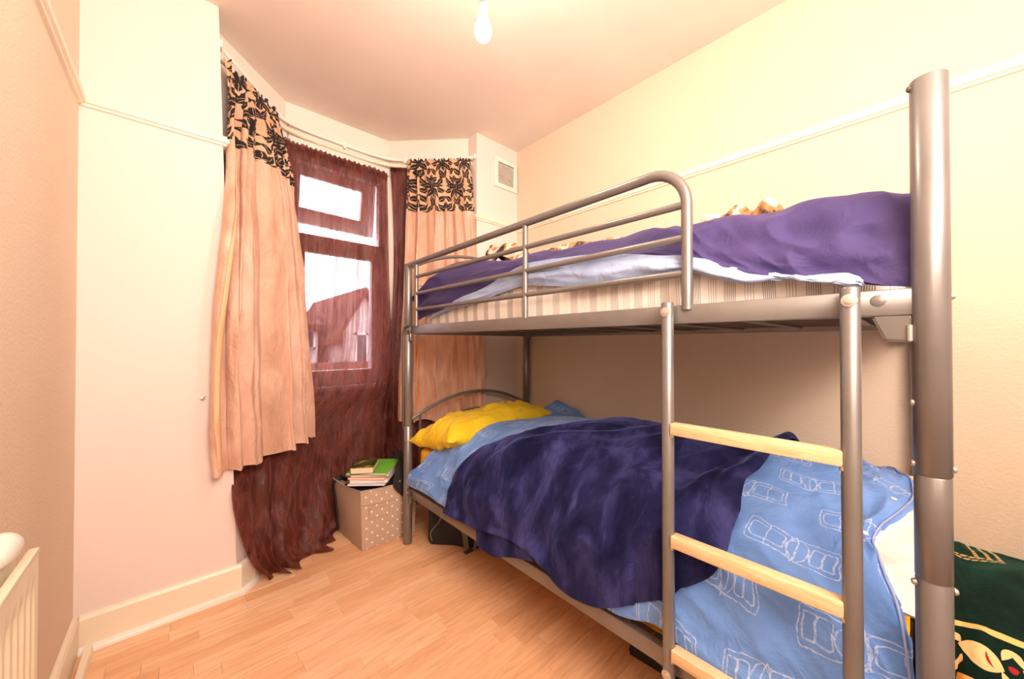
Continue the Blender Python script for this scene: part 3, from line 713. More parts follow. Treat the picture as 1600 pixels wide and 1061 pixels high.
ln = np.linspace(0, 1, BU); hemz = .014*fbm(ln*6, ln*0+2, 21)+.085*np.exp(-((Pd[:, -1, 1]-.97)/.20)**2)+.035*np.exp(-((Pd[:, -1, 1]-.50)/.08)**2)+.02*np.clip((.2-ln)/.2, 0, 1)
wz = np.clip((np.arange(last)/last-.8)/.2, 0, 1); Pd[..., 0] = np.maximum(Pd[..., 0], .9985)
Pd[..., 2] += hemz[:, None]*wz; Pd -= BN[:, :last]*(np.clip(hemz-.02, 0, 1)[:, None]*wz*.45)[..., None]
sheet('duvet_cover', Pd, M_cars, duvet, .010, uv=(arclen(Pd)[0][:, [last//2]]*np.ones((1, last)), np.ones((BU, 1))*arclen(Pd)[1][[BU//2], :]))
# open button edge at the foot with the white quilt peeping out
kq = 18
Pq = Bf[:kq, 20:190]-BN[:kq, 20:190]*.016
e_ = np.linspace(1, 0, kq)[:, None]
Pq[..., 1] = Pq[..., 1]-(Pq[:1, :, 1]+.016)*e_**2
sheet('inner_quilt', Pq, M_inner, duvet, .008)['label'] = 'white inner quilt at the open foot'
E_ = Pd[2, :]+BN[2, :last]*.004
MB().tube(E_[::6], .0022, 6).build('piped_edge', M_pale, duvet)
for j_ in (70, 118, 150): MB().lathe([(.0005, 0), (.006, 0), (.006, .002), (.0005, .003)], Pd[10, j_]+BN[10, j_]*.001, tuple(BN[10, j_]), 14).build('button', M_inner, duvet)

# map image outline points of the blanket onto that surface
PJ = proj(Bs+BN*.014)
def onbed(pts, side=None):
    out = []
    for (x, y) in pts:
        dd = (PJ[..., 0]-x)**2+(PJ[..., 1]-y)**2
        out.append(np.unravel_index(np.argmin(dd), dd.shape))
    return np.array(out, float)
Lp = [(932, 662), (905, 666), (857, 673), (810, 681), (776, 690), (752, 702), (731, 719), (715, 739), (703, 766), (698, 800)]
Hp = [(698, 800), (721, 812), (752, 825), (786, 836), (815, 850), (840, 868), (860, 893), (878, 915), (900, 930), (928, 943), (960, 948), (996, 944), (1024, 940), (1049, 938)]
Rp = [(1208, 713), (1184, 738), (1164, 750), (1158, 775), (1154, 800), (1141, 843), (1128, 878), (1110, 900), (1067, 918), (1049, 938)]
L_ = onbed(Lp); H_ = onbed(Hp); R_ = onbed(Rp)
L_[0, 1] = 8; R_[0, 1] = 40
T_ = np.array([L_[0], L_[0]*.66+R_[0]*.34, L_[0]*.33+R_[0]*.67, R_[0]]); T_[1, 1] = 6; T_[2, 1] = 12
nu, nv = 220, 200
def alen(P):                                # reparametrise a polyline by length
    dl = np.concatenate([[0], np.cumsum(np.linalg.norm(np.diff(P, axis=0), axis=1))]); return dl/dl[-1]
def samp(P, n):
    t = alen(P); s_ = np.linspace(0, 1, n); return np.stack([np.interp(s_, t, P[:, k]) for k in (0, 1)], -1)
def smooth(P, k=9):
    for _ in range(k): P[1:-1] = (P[:-2]+2*P[1:-1]+P[2:])/4
    return P
lt, rt_, tp, ht = smooth(samp(L_, nv)), smooth(samp(R_, nv)), smooth(samp(T_, nu)), smooth(samp(H_, nu))
lt[0] = tp[0]; rt_[0] = tp[-1]; lt[-1] = ht[0]; rt_[-1] = ht[-1]
s_ = np.linspace(0, 1, nu)[:, None, None]; r_ = np.linspace(0, 1, nv)[None, :, None]
G = (1-s_)*lt[None]+s_*rt_[None]+(1-r_)*tp[:, None]+r_*ht[:, None]-((1-s_)*(1-r_)*tp[0]+s_*(1-r_)*tp[-1]+(1-s_)*r_*ht[0]+s_*r_*ht[-1])
gi, gj = np.clip(G[..., 0], 0, BU-1.001), np.clip(G[..., 1], 0, BV-1.001)
def bil(T): 
    i, j = gi.astype(int), gj.astype(int); fi, fj = (gi-i)[..., None], (gj-j)[..., None]
    return (T[i, j]*(1-fi)+T[i+1, j]*fi)*(1-fj)+(T[i, j+1]*(1-fi)+T[i+1, j+1]*fi)*fj
Pb, Nb = bil(Bf), bil(BN); Nb /= np.linalg.norm(Nb, axis=-1, keepdims=True)
sa, ra = np.linspace(0, 1, nu)[:, None]*1.1, np.linspace(0, 1, nv)[None, :]*1.2
mid = np.clip(np.minimum(np.minimum(sa, 1.1-sa), np.minimum(ra+.2, 1.2-ra))/.16, 0, 1)
fr = np.clip((ra-.5)/.45, 0, 1)
bump = .010+mid*(.012*(fbm(sa*3.5, ra*3.2, 31)+.4)+.013*np.clip(ridged(sa*3.0+ra*.9, ra*1.1-sa*.2, 41), -.2, 1))
bump = bump+mid*fr*.036*(.5+.5*np.sin(sa*17+ra*3+2.2*fbm(sa*2, ra*1.5, 51)))+.016*np.exp(-((ra-1.2)/.03)**2)
bump = bump+.030*mid*np.exp(-((ra-1.05)/.10)**2)*np.exp(-((sa-.80)/.26)**2)          # roll gathered above the hem
bump = bump+.034*np.exp(-((sa-1.06)/.05)**2)*(.6+.4*np.sin(ra*14))*np.clip(ra/.08, .3, 1)   # bunched edge towards the foot
Pb = Pb+Nb*bump[..., None]
Pb[..., 0] = np.where(Pb[..., 1] < .56, np.maximum(Pb[..., 0], 1.004), np.maximum(Pb[..., 0], .9985-.25*np.clip(Pb[..., 1]-.56, 0, .1)))
blk = thing('fleece_blanket', (1.4, .9, .7), 'navy blue fleece blanket spread over the printed duvet', 'blanket')
sheet('blanket_top', Pb, M_navy, blk, .006)
# folded-under second layer that shows below the hem
lo = [[(1.004, 1.330, .392), (.996, 1.318, .345), (.992, 1.305, .296)], [(1.004, 1.22, .40), (.994, 1.20, .355), (.990, 1.19, .300)], [(1.004, 1.10, .42), (.996, 1.08, .39), (.994, 1.07, .345)], [(1.004, 1.00, .42), (.998, .97, .40), (.998, .96, .375)]]
sheet('turned_under_fold', grid(lo, 30, 14), M_navy, blk, .008)
# yellow pillow
tag(cushion('yellow_pillow', (1.435, 1.825, .674), (.85, .44, .215), M_yellow, rot=(math.radians(-10), math.radians(-3), math.radians(3)), wr=.018, seed=4), 'yellow pillow at the head of the bottom bunk', 'pillow')

# ------------------------------------------------------------------ top bunk bedding
dv = thing('purple_duvet', (1.4, .9, 1.43), 'purple duvet with pale blue underside heaped on the top bunk', 'duvet')
# rows along the bed from the far end to the ladder end: hem, front swell, crest, back
def trow(h, hx, m, mx, c, cx, bz=1.46):
    a = onX(*h, hx); b = onX(*m, mx); cc = onX(*c, cx); y = cc[1]
    return [a, b, cc, (1.62, y, (cc[2]+bz)/2-.0), (1.96, y, bz)]
TOP = [trow((653, 500), 1.048, (651, 480), 1.050, (653, 462), 1.062),
       trow((668, 492), 1.046, (672, 462), 1.055, (680, 440), 1.10),
       trow((700, 479), 1.044, (700, 450), 1.07, (711, 410), 1.22),
       trow((745, 453), 1.046, (745, 430), 1.09, (745, 406), 1.25),
       trow((790, 429), 1.050, (792, 422), 1.10, (800, 415), 1.24),
       trow((835, 414), 1.050, (840, 410), 1.10, (842, 401), 1.25),
       trow((880, 407), 1.046, (885, 400), 1.10, (890, 391), 1.27),
       trow((940, 402), 1.044, (945, 393), 1.10, (955, 379), 1.27),
       trow((1000, 402), 1.042, (1005, 386), 1.09, (1015, 366), 1.27),
       trow((1064, 404), 1.040, (1066, 382), 1.08, (1070, 356), 1.25),
       trow((1100, 411), 1.038, (1100, 385), 1.07, (1105, 353), 1.22),
       trow((1154, 422), 1.036, (1154, 390), 1.06, (1156, 344), 1.20),
       trow((1210, 432), 1.034, (1212, 390), 1.055, (1214, 333), 1.18),
       trow((1270, 437), 1.032, (1272, 385), 1.05, (1272, 321), 1.16),
       trow((1330, 438), 1.030, (1340, 380), 1.048, (1340, 312), 1.14),
       trow((1385, 446), 1.028, (1390, 375), 1.046, (1395, 306), 1.13),
       trow((1436, 449), 1.026, (1432, 372), 1.044, (1424, 303), 1.12)]
Pt = grid(TOP, 300, 130)
Nt = normals(Pt); Nt *= np.sign(Nt[..., 2:].mean())
a_, b_ = np.linspace(0, 1, 300)[:, None]*2.0, np.linspace(0, 1, 130)[None, :]*.8
ed = np.clip(np.minimum(b_/.08, (2.0-a_)/.30), 0, 1)
Pt = Pt+Nt*(ed*(.010*fbm(a_*4, b_*5, 61)+.012*ridged(a_*3.4+b_*3, b_*3.5-a_*1.2, 71)))[..., None]
sheet('duvet_top', Pt, M_purple, dv, .008)
def u2(h, hx, m, mx, c, cx): return [onX(*h, hx), onX(*m, mx), onX(*c, cx)]
UND = [u2((672, 500), 1.046, (676, 496), 1.042, (682, 486), 1.048), u2((705, 484), 1.046, (707, 478), 1.038, (712, 470), 1.050), u2((735, 476), 1.044, (738, 466), 1.034, (745, 450), 1.052),
       u2((775, 461), 1.044, (778, 449), 1.030, (785, 432), 1.054), u2((815, 448), 1.042, (815, 434), 1.028, (825, 414), 1.056), u2((860, 447), 1.040, (862, 430), 1.026, (870, 406), 1.052),
       u2((905, 450), 1.038, (908, 428), 1.024, (915, 400), 1.050), u2((955, 445), 1.036, (958, 423), 1.022, (965, 398), 1.048), u2((1013, 436), 1.036, (1015, 418), 1.022, (1020, 400), 1.046),
       u2((1062, 423), 1.036, (1062, 414), 1.022, (1066, 402), 1.044), u2((1084, 425), 1.034, (1086, 416), 1.020, (1090, 406), 1.042), u2((1120, 435), 1.032, (1122, 425), 1.018, (1126, 413), 1.040),
       u2((1154, 442), 1.030, (1156, 433), 1.016, (1160, 420), 1.038), u2((1211, 440), 1.030, (1213, 435), 1.016, (1216, 428), 1.036), u2((1255, 439), 1.028, (1256, 436), 1.014, (1258, 431), 1.034),
       u2((1320, 447), 1.028, (1322, 442), 1.012, (1324, 434), 1.032), u2((1345, 447), 1.028, (1347, 444), 1.014, (1349, 439), 1.030)]
Pu = grid(UND, 260, 40); Nu = normals(Pu); Nu *= -np.sign(Nu[..., 0:1].mean())
a_, b_ = np.linspace(0, 1, 260)[:, None]*2.0, np.linspace(0, 1, 40)[None, :]*.12
Pu = Pu+Nu*(.005*fbm(a_*6, b_*9, 81)+.008*ridged(a_*4+b_*9, b_*12-a_*1.5, 91)*np.clip((b_-.02)/.03, 0, 1))[..., None]
uo = sheet('duvet_underside', Pu, M_pale, dv, .006); uo['label'] = 'pale blue underside turned out'
tag(cushion('white_pillow', (1.49, 1.875, 1.535), (.84, .26, .19), M_inner, rot=(math.radians(6), 0, 0), wr=.006, seed=12), 'white pillow at the head of the top bunk', 'pillow')
# fleece throw crumpled along the back of the top bunk
crest = [(766, 398), (769, 385), (779, 389), (792, 381), (806, 385), (816, 396), (828, 405), (846, 393), (862, 391), (880, 384), (905, 381), (930, 379), (958, 374), (1000, 368), (1045, 360), (1078, 356), (1095, 350), (1104, 337), (1117, 332), (1136, 334), (1154, 325), (1170, 331), (1182, 326), (1193, 314), (1205, 311), (1215, 320), (1222, 333)]
rows = []
for i, (x, y) in enumerate(crest):
    c = onX(x, y, 1.47); y_ = c[1]
    rows.append([(1.425, y_, c[2]-.085), (1.44, y_-.006, c[2]-.030), tuple(c), (1.52, y_+.01, c[2]+.0), (1.59, y_, c[2]-.05), (1.72, y_, 1.51), (1.85, y_, 1.475)])
Pg = grid(rows, 240, 60); Ng = normals(Pg); Ng *= np.sign(Ng[..., 2:].mean())
a_, b_ = np.linspace(0, 1, 240)[:, None]*1.6, np.linspace(0, 1, 60)[None, :]*.6
Pg = Pg+Ng*(.010*ridged(a_*9, b_*7, 101))[..., None]
tag(sheet('fleece_throw', Pg, M_tiger, None, .010), 'brown and cream animal striped fleece throw crumpled behind the purple duvet', 'throw')
k0 = onX(792, 392, 1.33)
loop = [k0+np.array((0, .055*math.cos(a), .026*math.sin(a)+.004)) for a in np.linspace(.2, 2*PI-.6, 24)]

# ------------------------------------------------------------------ curtain rail
pl = [(.137, 2.250, 2.640), (.28, 2.420, 2.630), (.415, 2.600, 2.615), (.56, 2.680, 2.612), (.86, 2.700, 2.610), (1.12, 2.680, 2.606), (1.27, 2.600, 2.604), (1.45, 2.420, 2.604), (1.632, 2.222, 2.606)]
cr_t = thing('curtain_rail', (.86, 2.69, 2.6), 'white curtain rail bent round the bay above the window', 'curtain rail')
MB().tube(cr(pl, np.linspace(0, 1, 80)), .0085, 10, sx=1.5).build('track', M_white, cr_t)
pl2 = [(p[0], p[1]+.012, p[2]-.045) for p in pl]
MB().tube(cr(pl2, np.linspace(0, 1, 80)), .014, 10).build('lower_pole', M_gloss, cr_t)
for k in (2, 4, 6):
    p = pl[k]; MB().box((p[0]-.010, p[1]-.012, p[2]-.028), (p[0]+.010, p[1]+.020, p[2]+.018), .004).build('rail_clip', M_white, cr_t)
for p in (pl[0], pl[-1]): MB().box((p[0]-.008, p[1]-.03, p[2]-.016), (p[0]+.010, p[1]+.014, p[2]+.020), .005).build('end_stop', M_white, cr_t)

# ------------------------------------------------------------------ cream curtains
def curtain(name, rows, zs, label, npl, seed, wid, amp, zband, flip=1):
    """rows: plan polylines at heights zs, top to hem"""
    nu_, nv_ = 190, 260
    Z = cr(np.array(zs).reshape(-1, 1), np.linspace(0, 1, nu_))[:, 0]
    P = grid([[(x, y, z) for x, y in r] for r, z in zip(rows, zs)], nu_, nv_)
    t = np.linspace(0, 1, nv_)[None, :]; h = np.linspace(0, 1, nu_)[:, None]
    T = np.gradient(P, axis=1); T[..., 2] = 0; T /= np.linalg.norm(T, axis=-1, keepdims=True)
    Nn = np.stack([T[..., 1], -T[..., 0], 0*T[..., 0]], -1)*flip       # towards the room
    r = np.random.RandomState(seed)
    ph = 2*PI*npl*(t+.030*np.sin(2*PI*t*2+seed)+.012*np.sin(2*PI*t*5+1.3*seed))+.6*fbm(t*3, h*1.2, seed)
    sn = np.sin(ph); sq = 2.0*np.abs(np.sin(ph/2+PI/4))**.75-1.0
    am = amp*(.80+.75*fbm(t*4, h*.8+seed, seed+2))*np.clip(.45+h*2.2, .45, 1)
    top = np.exp(-h/.020)
    off = am*(sq+.75)+.004*fbm(t*14, h*9, seed+3)+.004*top*np.sin(2*PI*npl*4.5*t)+.010*ridged(t*4+h*3, h*4-t*2, seed+4)*np.clip(h*3-.6, 0, 1)
    P = P+Nn*off[..., None]+T*(am*.55*np.cos(ph))[..., None]
    P[..., 2] += .010*top*np.sin(2*PI*npl*3.3*t+seed)
    hem = np.clip((h-.93)/.07, 0, 1); P[..., 2] -= hem*.006*np.sin(ph)
    c = thing(name, (float(P[-1, nv_//2, 0]), float(P[-1, nv_//2, 1]), float(P[-1, nv_//2, 2])), label, 'curtain')
    k = int(np.argmin(np.abs(Z-zband)))
    U = (h*0+1)*t*wid; V = np.ones_like(t)*(Z[:, None])
    sheet('flocked_band', P[:k+1], M_flock, c, .004, uv=(U[:k+1], V[:k+1]))
    sheet('satin_panel', P[k:], M_satin, c, .004, uv=(U[k:], V[k:]))
    j = nu_-12
    Ph = P+Nn*.0012
    return c, P, Nn
left_rows = [[(.128, 2.262), (.25, 2.37), (.34, 2.47), (.408, 2.575)],
             [(.126, 2.285), (.24, 2.36), (.34, 2.45), (.425, 2.600)],
             [(.128, 2.270), (.225, 2.33), (.345, 2.43), (.470, 2.640)],
             [(.134, 2.180), (.205, 2.22), (.37, 2.42), (.515, 2.630)],
             [(.118, 2.172), (.205, 2.172), (.38, 2.39), (.565, 2.615)],
             [(.126, 2.172), (.222, 2.175), (.40, 2.38), (.605, 2.590)]]
cl, PL, NL = curtain('satin_curtain', left_rows, [2.585, 2.42, 2.19, 1.75, 1.05, .602], 'peach satin curtain with black flocked top, left side of the bay', 5.0, 2, .66, .036, 2.19)
# turned edge of peach lining along the chimney breast
sheet('lining_edge', PL[70:-3, 0:14]+NL[70:-3, 0:1]*.010, M_lining, cl, .002)['label'] = 'peach lining edge'
right_rows = [[(1.270, 2.560), (1.39, 2.445), (1.50, 2.325), (1.610, 2.225)],
              [(1.262, 2.555), (1.39, 2.43), (1.51, 2.31), (1.620, 2.215)],
              [(1.258, 2.560), (1.40, 2.42), (1.52, 2.29), (1.628, 2.200)],
              [(1.235, 2.560), (1.39, 2.41), (1.54, 2.26), (1.650, 2.150)],
              [(1.205, 2.560), (1.38, 2.40), (1.55, 2.23), (1.668, 2.125)],
              [(1.200, 2.565), (1.38, 2.39), (1.56, 2.22), (1.680, 2.115)]]
cR, PR, NR = curtain('satin_curtain', right_rows, [2.585, 2.42, 2.19, 1.55, 1.0, .630], 'peach satin curtain with black flocked top, right side of the bay behind the bed', 6.0, 5, .70, .028, 2.19)

# ------------------------------------------------------------------ burgundy voile
def voile(name, rows, label, amp, npl, seed, nu_=200, nv_=240, flip=1):
    P = grid(rows, nu_, nv_); t = np.linspace(0, 1, nv_)[None, :]; h = np.linspace(0, 1, nu_)[:, None]
    T = np.gradient(P, axis=1); T[..., 2] = 0; T /= np.maximum(np.linalg.norm(T, axis=-1, keepdims=True), 1e-6)
    Nn = np.stack([T[..., 1], -T[..., 0], 0*T[..., 0]], -1)*flip
    ph = 2*PI*npl*(t+.04*np.sin(2*PI*t*2+seed))+1.3*fbm(t*2.2, h*1.0, seed)
    lowr = np.clip((h-.55)/.45, 0, 1)
    off = amp*(.40+2.0*lowr)*np.sin(ph+2.4*lowr*(1-t))*(.7+.6*fbm(t*3, h*.8, seed+1))+amp*1.3*lowr*np.clip(t/.08, .25, 1)+.014*lowr*ridged(t*3+h*1.2, h*2.2-t*1.4, seed+2)+.003*fbm(t*16, h*8, seed+3)*(1-.7*lowr)
    off = off+.004*np.exp(-h/.03)*np.sin(2*PI*t*34)
    P = P+Nn*off[..., None]; P[..., 2] = np.maximum(P[..., 2]+.006*np.exp(-h/.02)*np.sin(2*PI*t*23), .006)
    c = thing(name, (float(P[-1, nv_//2, 0]), float(P[-1, nv_//2, 1]), 0), label, 'curtain')
    sheet('voile_panel', P, M_voile, c)
    k = max(3, int(nu_*.012))
    sheet('heading_tape', (P+Nn*.003)[2:2+k*2], M_voile, c)
    return c
def vr(z, pts): return [(x, y, z) for x, y in pts]
v_main = [vr(2.515, [(.46, 2.690), (.66, 2.708), (.90, 2.708), (1.175, 2.700)]),
          vr(2.30, [(.46, 2.680), (.66, 2.705), (.90, 2.705), (1.180, 2.695)]),
          vr(1.70, [(.46, 2.675), (.66, 2.69), (.90, 2.69), (1.190, 2.690)]),
          vr(.98, [(.40, 2.60), (.62, 2.655), (.90, 2.61), (1.19, 2.62)]),
          vr(.72, [(.24, 2.40), (.46, 2.54), (.74, 2.615), (1.19, 2.62)]),
          vr(.50, [(.186, 2.172), (.40, 2.345), (.72, 2.55), (1.19, 2.62)]),
          vr(.32, [(.200, 2.166), (.39, 2.325), (.66, 2.50), (1.18, 2.63)]),
          vr(.13, [(.248, 2.180), (.37, 2.272), (.60, 2.41), (1.15, 2.63)]),
          vr(.03, [(.316, 2.196), (.40, 2.255), (.56, 2.34), (.78, 2.58)]),
          vr(.008, [(.338, 2.185), (.45, 2.245), (.60, 2.300), (.735, 2.480)])]
voile('voile_curtain', v_main, 'sheer burgundy voile across the window, its hem puddled on the floor', .019, 5, 3)
v_right = [vr(2.560, [(1.195, 2.700), (1.24, 2.66), (1.29, 2.61), (1.34, 2.56)]),
           vr(2.35, [(1.205, 2.690), (1.24, 2.65), (1.29, 2.61), (1.35, 2.55)]),
           vr(1.70, [(1.215, 2.680), (1.25, 2.64), (1.29, 2.60), (1.36, 2.54)]),
           vr(.95, [(1.150, 2.650), (1.21, 2.62), (1.28, 2.59), (1.37, 2.52)]),
           vr(.40, [(1.10, 2.62), (1.20, 2.60), (1.30, 2.54), (1.48, 2.40)]),
           vr(.02, [(1.06, 2.60), (1.18, 2.57), (1.32, 2.50), (1.58, 2.28)])]
voile('voile_curtain', v_right, 'narrow gathered burgundy voile in the right corner of the bay', .016, 5, 9, 160, 140)

# ------------------------------------------------------------------ storage box with bag and books
box = thing('storage_box', (.94, 2.28, 0), 'beige canvas storage box with white polka dots by the bed post', 'storage box')
bb = np.array([(.783, 2.136), (1.108, 2.124), (1.112, 2.42), (.760, 2.432)]); bt = np.array([(.772, 2.130), (1.118, 2.116), (1.130, 2.445), (.724, 2.452)])
HB = .345
def side(i, j, name, mat, n=14):
    P = np.zeros((n, n, 3)); c = (bb.mean(0))
    for a in range(n):
        for b in range(n):
            s1_, h_ = a/(n-1), b/(n-1)
            p0 = bb[i]*(1-s1_)+bb[j]*s1_; p1 = bt[i]*(1-s1_)+bt[j]*s1_
            bul = .010*math.sin(PI*s1_)*math.sin(PI*h_)
            p = p0*(1-h_)+p1*h_; dirn = (p-c)/np.linalg.norm(p-c)
            z = .002+HB*h_-.010*math.sin(PI*s1_)*h_
            P[a, b] = (*(p+dirn*bul), z)
    return sheet(name, P, mat, box, .006)
side(0, 1, 'dotted_front', M_dots); side(1, 2, 'side_panel', M_box); side(2, 3, 'back_panel', M_box); side(3, 0, 'side_panel', M_box)
MB().add([(*p, .004) for p in bb]+[(*p, .010) for p in bb], [(0, 3, 2, 1), (4, 5, 6, 7), (0, 1, 5, 4), (1, 2, 6, 5), (2, 3, 7, 6), (3, 0, 4, 7)]).build('base', M_box, box)
rim = [(*p, HB+.002-(.0)) for p in bt]
def edge(i, j): return [np.array((*(bt[i]*(1-t)+bt[j]*t), HB+.002-.010*math.sin(PI*t))) for t in np.linspace(0, 1, 12)]
MB().tube(edge(0, 1)+edge(1, 2)[1:]+edge(2, 3)[1:]+edge(3, 0)[1:], .004, 8).build('rim_binding', M_seam, box)
def fp(s, h, o=.004):
    p = (bb[0]*(1-h)+bt[0]*h)*(1-s)+(bb[1]*(1-h)+bt[1]*h)*s; return (p[0], p[1]-o-.010*math.sin(PI*s)*math.sin(PI*h), .002+HB*h-.010*math.sin(PI*s)*h)
MB().tube([fp(s, .755) for s in np.linspace(.01, .99, 16)], .0022, 6).build('seam', M_seam, box)
MB().tube([fp(.005, h, .002) for h in np.linspace(.02, .98, 14)], .0024, 6).build('seam', M_seam, box)
MB().tube([fp(.30+.24*math.cos(a), .60+.12*math.sin(a)) for a in (2.36, .78)]+[fp(.47, .52), fp(.13, .52), fp(.13, .685)], .0014, 5).build('label_pocket', M_seam, box)
# black bag inside
bag = thing('black_bag', (.94, 2.28, .3), 'black bag stuffed in the polka dot box under the books', 'bag')
G_ = grid([[(.795, 2.152, .285), (.80, 2.25, .325), (.79, 2.35, .33), (.765, 2.43, .30)], [(.90, 2.146, .288), (.90, 2.23, .338), (.90, 2.34, .340), (.90, 2.43, .31)],
           [(1.0, 2.140, .288), (1.0, 2.23, .342), (1.0, 2.34, .36), (1.0, 2.43, .33)], [(1.07, 2.138, .29), (1.075, 2.22, .36), (1.075, 2.34, .46), (1.07, 2.42, .38)], [(1.100, 2.138, .29), (1.108, 2.22, .33), (1.108, 2.33, .40), (1.10, 2.42, .34)]], 40, 30)
sheet('bag_body', G_, M_black, bag, .01, flip=False)
def strap(pts, w, mat, parent, name='strap', wd=(0, 0, 1), th=.004):
    C0 = cr(np.array(pts, float), np.linspace(0, 1, 40)); T0 = np.gradient(C0, axis=0); T0 /= np.linalg.norm(T0, axis=1, keepdims=True)
    D = np.cross(T0, np.array(wd, float)); D /= np.maximum(np.linalg.norm(D, axis=1, keepdims=True), 1e-6)
    ww = (np.interp(np.linspace(0, 1, 40), np.linspace(0, 1, len(w)), w) if hasattr(w, '__len__') else np.full(40, w))[:, None]/2
    return sheet(name, np.stack([C0-D*ww, C0, C0+D*ww], 1), mat, parent, th)
strap([(1.060, 2.26, .50), (1.040, 2.16, .46), (1.000, 2.112, .40), (.990, 2.100, .345), (1.035, 2.100, .285), (1.070, 2.098, .235)], [.05, .055, .06, .065, .06, .035], M_black, bag, 'shoulder_strap', (0, 1, 0))
strap([(1.045, 2.098, .262), (1.040, 2.094, .20), (1.040, 2.092, .150), (1.022, 2.092, .128)], .012, M_black, bag, 'strap_tail', (0, 1, 0))
strap([(.790, 2.40, .340), (.745, 2.425, .352), (.716, 2.432, .325), (.722, 2.430, .22), (.732, 2.425, .10), (.738, 2.42, .03)], .034, M_black, bag, 'side_strap', (1, 0, 0))
MB().lathe([(.0005, 0), (.005, 0), (.005, .002), (.0005, .003)], (.996, 2.098, .36), (0, -1, 0), 12).build('strap_stud', M_bolt, bag)
# stack of exercise books, notebook and paperback
def book(name, c, size, rz, cover, pages, label, cat='book', tilt=0, group=None):
    t_ = thing(name, c, label, cat, group); lx, ly, lz = size
    Mx = Matrix.Translation(c) @ Matrix.Rotation(rz, 4, 'Z') @ Matrix.Rotation(tilt, 4, 'Y'); ct = min(.0018, lz*.2)
    MB().box((-lx/2+.002, -ly/2+.003, ct), (lx/2-.003, ly/2-.003, lz-ct), 0, Mx).build('pages', pages, t_, smooth=False)
    b = MB().box((-lx/2, -ly/2, 0), (lx/2, ly/2, ct), 0, Mx).box((-lx/2, -ly/2, lz-ct), (lx/2, ly/2, lz), 0, Mx).box((-lx/2-.001, -ly/2, 0), (-lx/2+.002, ly/2, lz), 0, Mx)
    b.build('cover', cover, t_, smooth=False)
    return t_
zb = .362; rb = math.radians(-40)
bk = [('exercise_book', .012, M_bluec, M_paper, 'pale blue exercise book at the bottom of the stack in the box', 0, 0),
      ('exercise_book', .020, M_paper, M_paper, 'thick white exercise book second from the bottom of the box stack', .012, .05),
      ('exercise_book', .014, M_orange, M_paper, 'orange covered exercise book in the middle of the box stack', .006, -.03),
      ('exercise_book', .014, M_paper, M_paper, 'white exercise book directly under the green notebook', .016, .06)]
cx, cy = .895, 2.250
for nm, th, cv, pg, lab, dx, dr in bk:
    book(nm, (cx+dx, cy+dx*.5, zb), (.215, .250, th), rb+dr, cv, pg, lab, group='exercise books in the box'); zb += th+.0004
book('green_notebook', (.905, 2.258, zb), (.235, .265, .011), rb-.03, M_green, M_paper, 'bright green notebook lying under the dark paperback', 'book'); zb += .0115
book('paperback_book', (.842, 2.240, zb), (.128, .180, .036), math.radians(-33), M_cover, M_page, 'thick dark paperback with cream pages on top of the stack', 'book')

# ------------------------------------------------------------------ under the bed
hb = thing('black_holdall', (1.30, 1.83, 0), 'black holdall with grey strap on the floor under the far end of the bed', 'bag')
def softbox(name, pb, pt, h, mat, parent, seed, n=22):
    rings = []
    hs = np.linspace(0, 1, 10)
    V = []; k = 4*n
    for hi, h_ in enumerate(hs):
        ins = .012*(1-min(1, h_*8))+.03*max(0, h_-.85)/.15
        q = pb*(1-h_)+pt*h_; c = q.mean(0)
        for e in range(4):
            for s0 in range(n):
                t0 = s0/n; p = q[e]*(1-t0)+q[(e+1) % 4]*t0; d = (p-c); p = p-d*ins/np.linalg.norm(d)+d/np.linalg.norm(d)*.008*math.sin(9*t0+5*h_+seed+e)
                V.append((*p, .002+h*h_))
    F = [(i*k+j, i*k+(j+1) % k, (i+1)*k+(j+1) % k, (i+1)*k+j) for i in range(9) for j in range(k)]+[tuple(range(k))[::-1], tuple(range(9*k, 10*k))]
    return MB().add(V, F).build(name, mat, parent, 60)
softbox('bag_body', np.array([(1.110, 1.935), (1.285, 1.705), (1.70, 1.60), (1.62, 1.93)]), np.array([(1.095, 1.955), (1.28, 1.73), (1.68, 1.63), (1.60, 1.94)]), .27, M_black, hb, 1)
strap([(1.19, 1.815, .29), (1.205, 1.79, .20), (1.225, 1.745, .09), (1.232, 1.735, .012)], .030, M_web, hb, 'webbing_strap', (.8, .6, 0))
strap([(1.275, 1.70, .10), (1.27, 1.698, .05), (1.262, 1.696, .006)], .014, M_web, hb, 'webbing_strap', (.8, .6, 0))
MB().box((1.205, 1.70, .001), (1.262, 1.73, .009), .003).build('buckle', M_dark, hb)
MB().tube(cr(np.array([(1.128, 1.895, .28), (1.150, 1.868, .22), (1.140, 1.878, .15), (1.108, 1.920, .08), (1.112, 1.915, .03)]), np.linspace(0, 1, 30)), .0018, 6).build('piping', M_pipe, hb)
ch = thing('dark_suitcase', (1.35, .55, 0), 'dark soft suitcase lying under the ladder end of the bed', 'suitcase')
softbox('case_body', np.array([(1.28, .74), (1.28, .15), (1.78, .15), (1.78, .74)]), np.array([(1.285, .72), (1.285, .17), (1.77, .17), (1.77, .72)]), .20, M_black, ch, 3)
MB().tube(cr(np.array([(1.262, .62, .09), (1.235, .59, .10), (1.235, .50, .10), (1.262, .47, .09)]), np.linspace(0, 1, 20)), .011, 10).build('carry_handle', M_dark, ch)

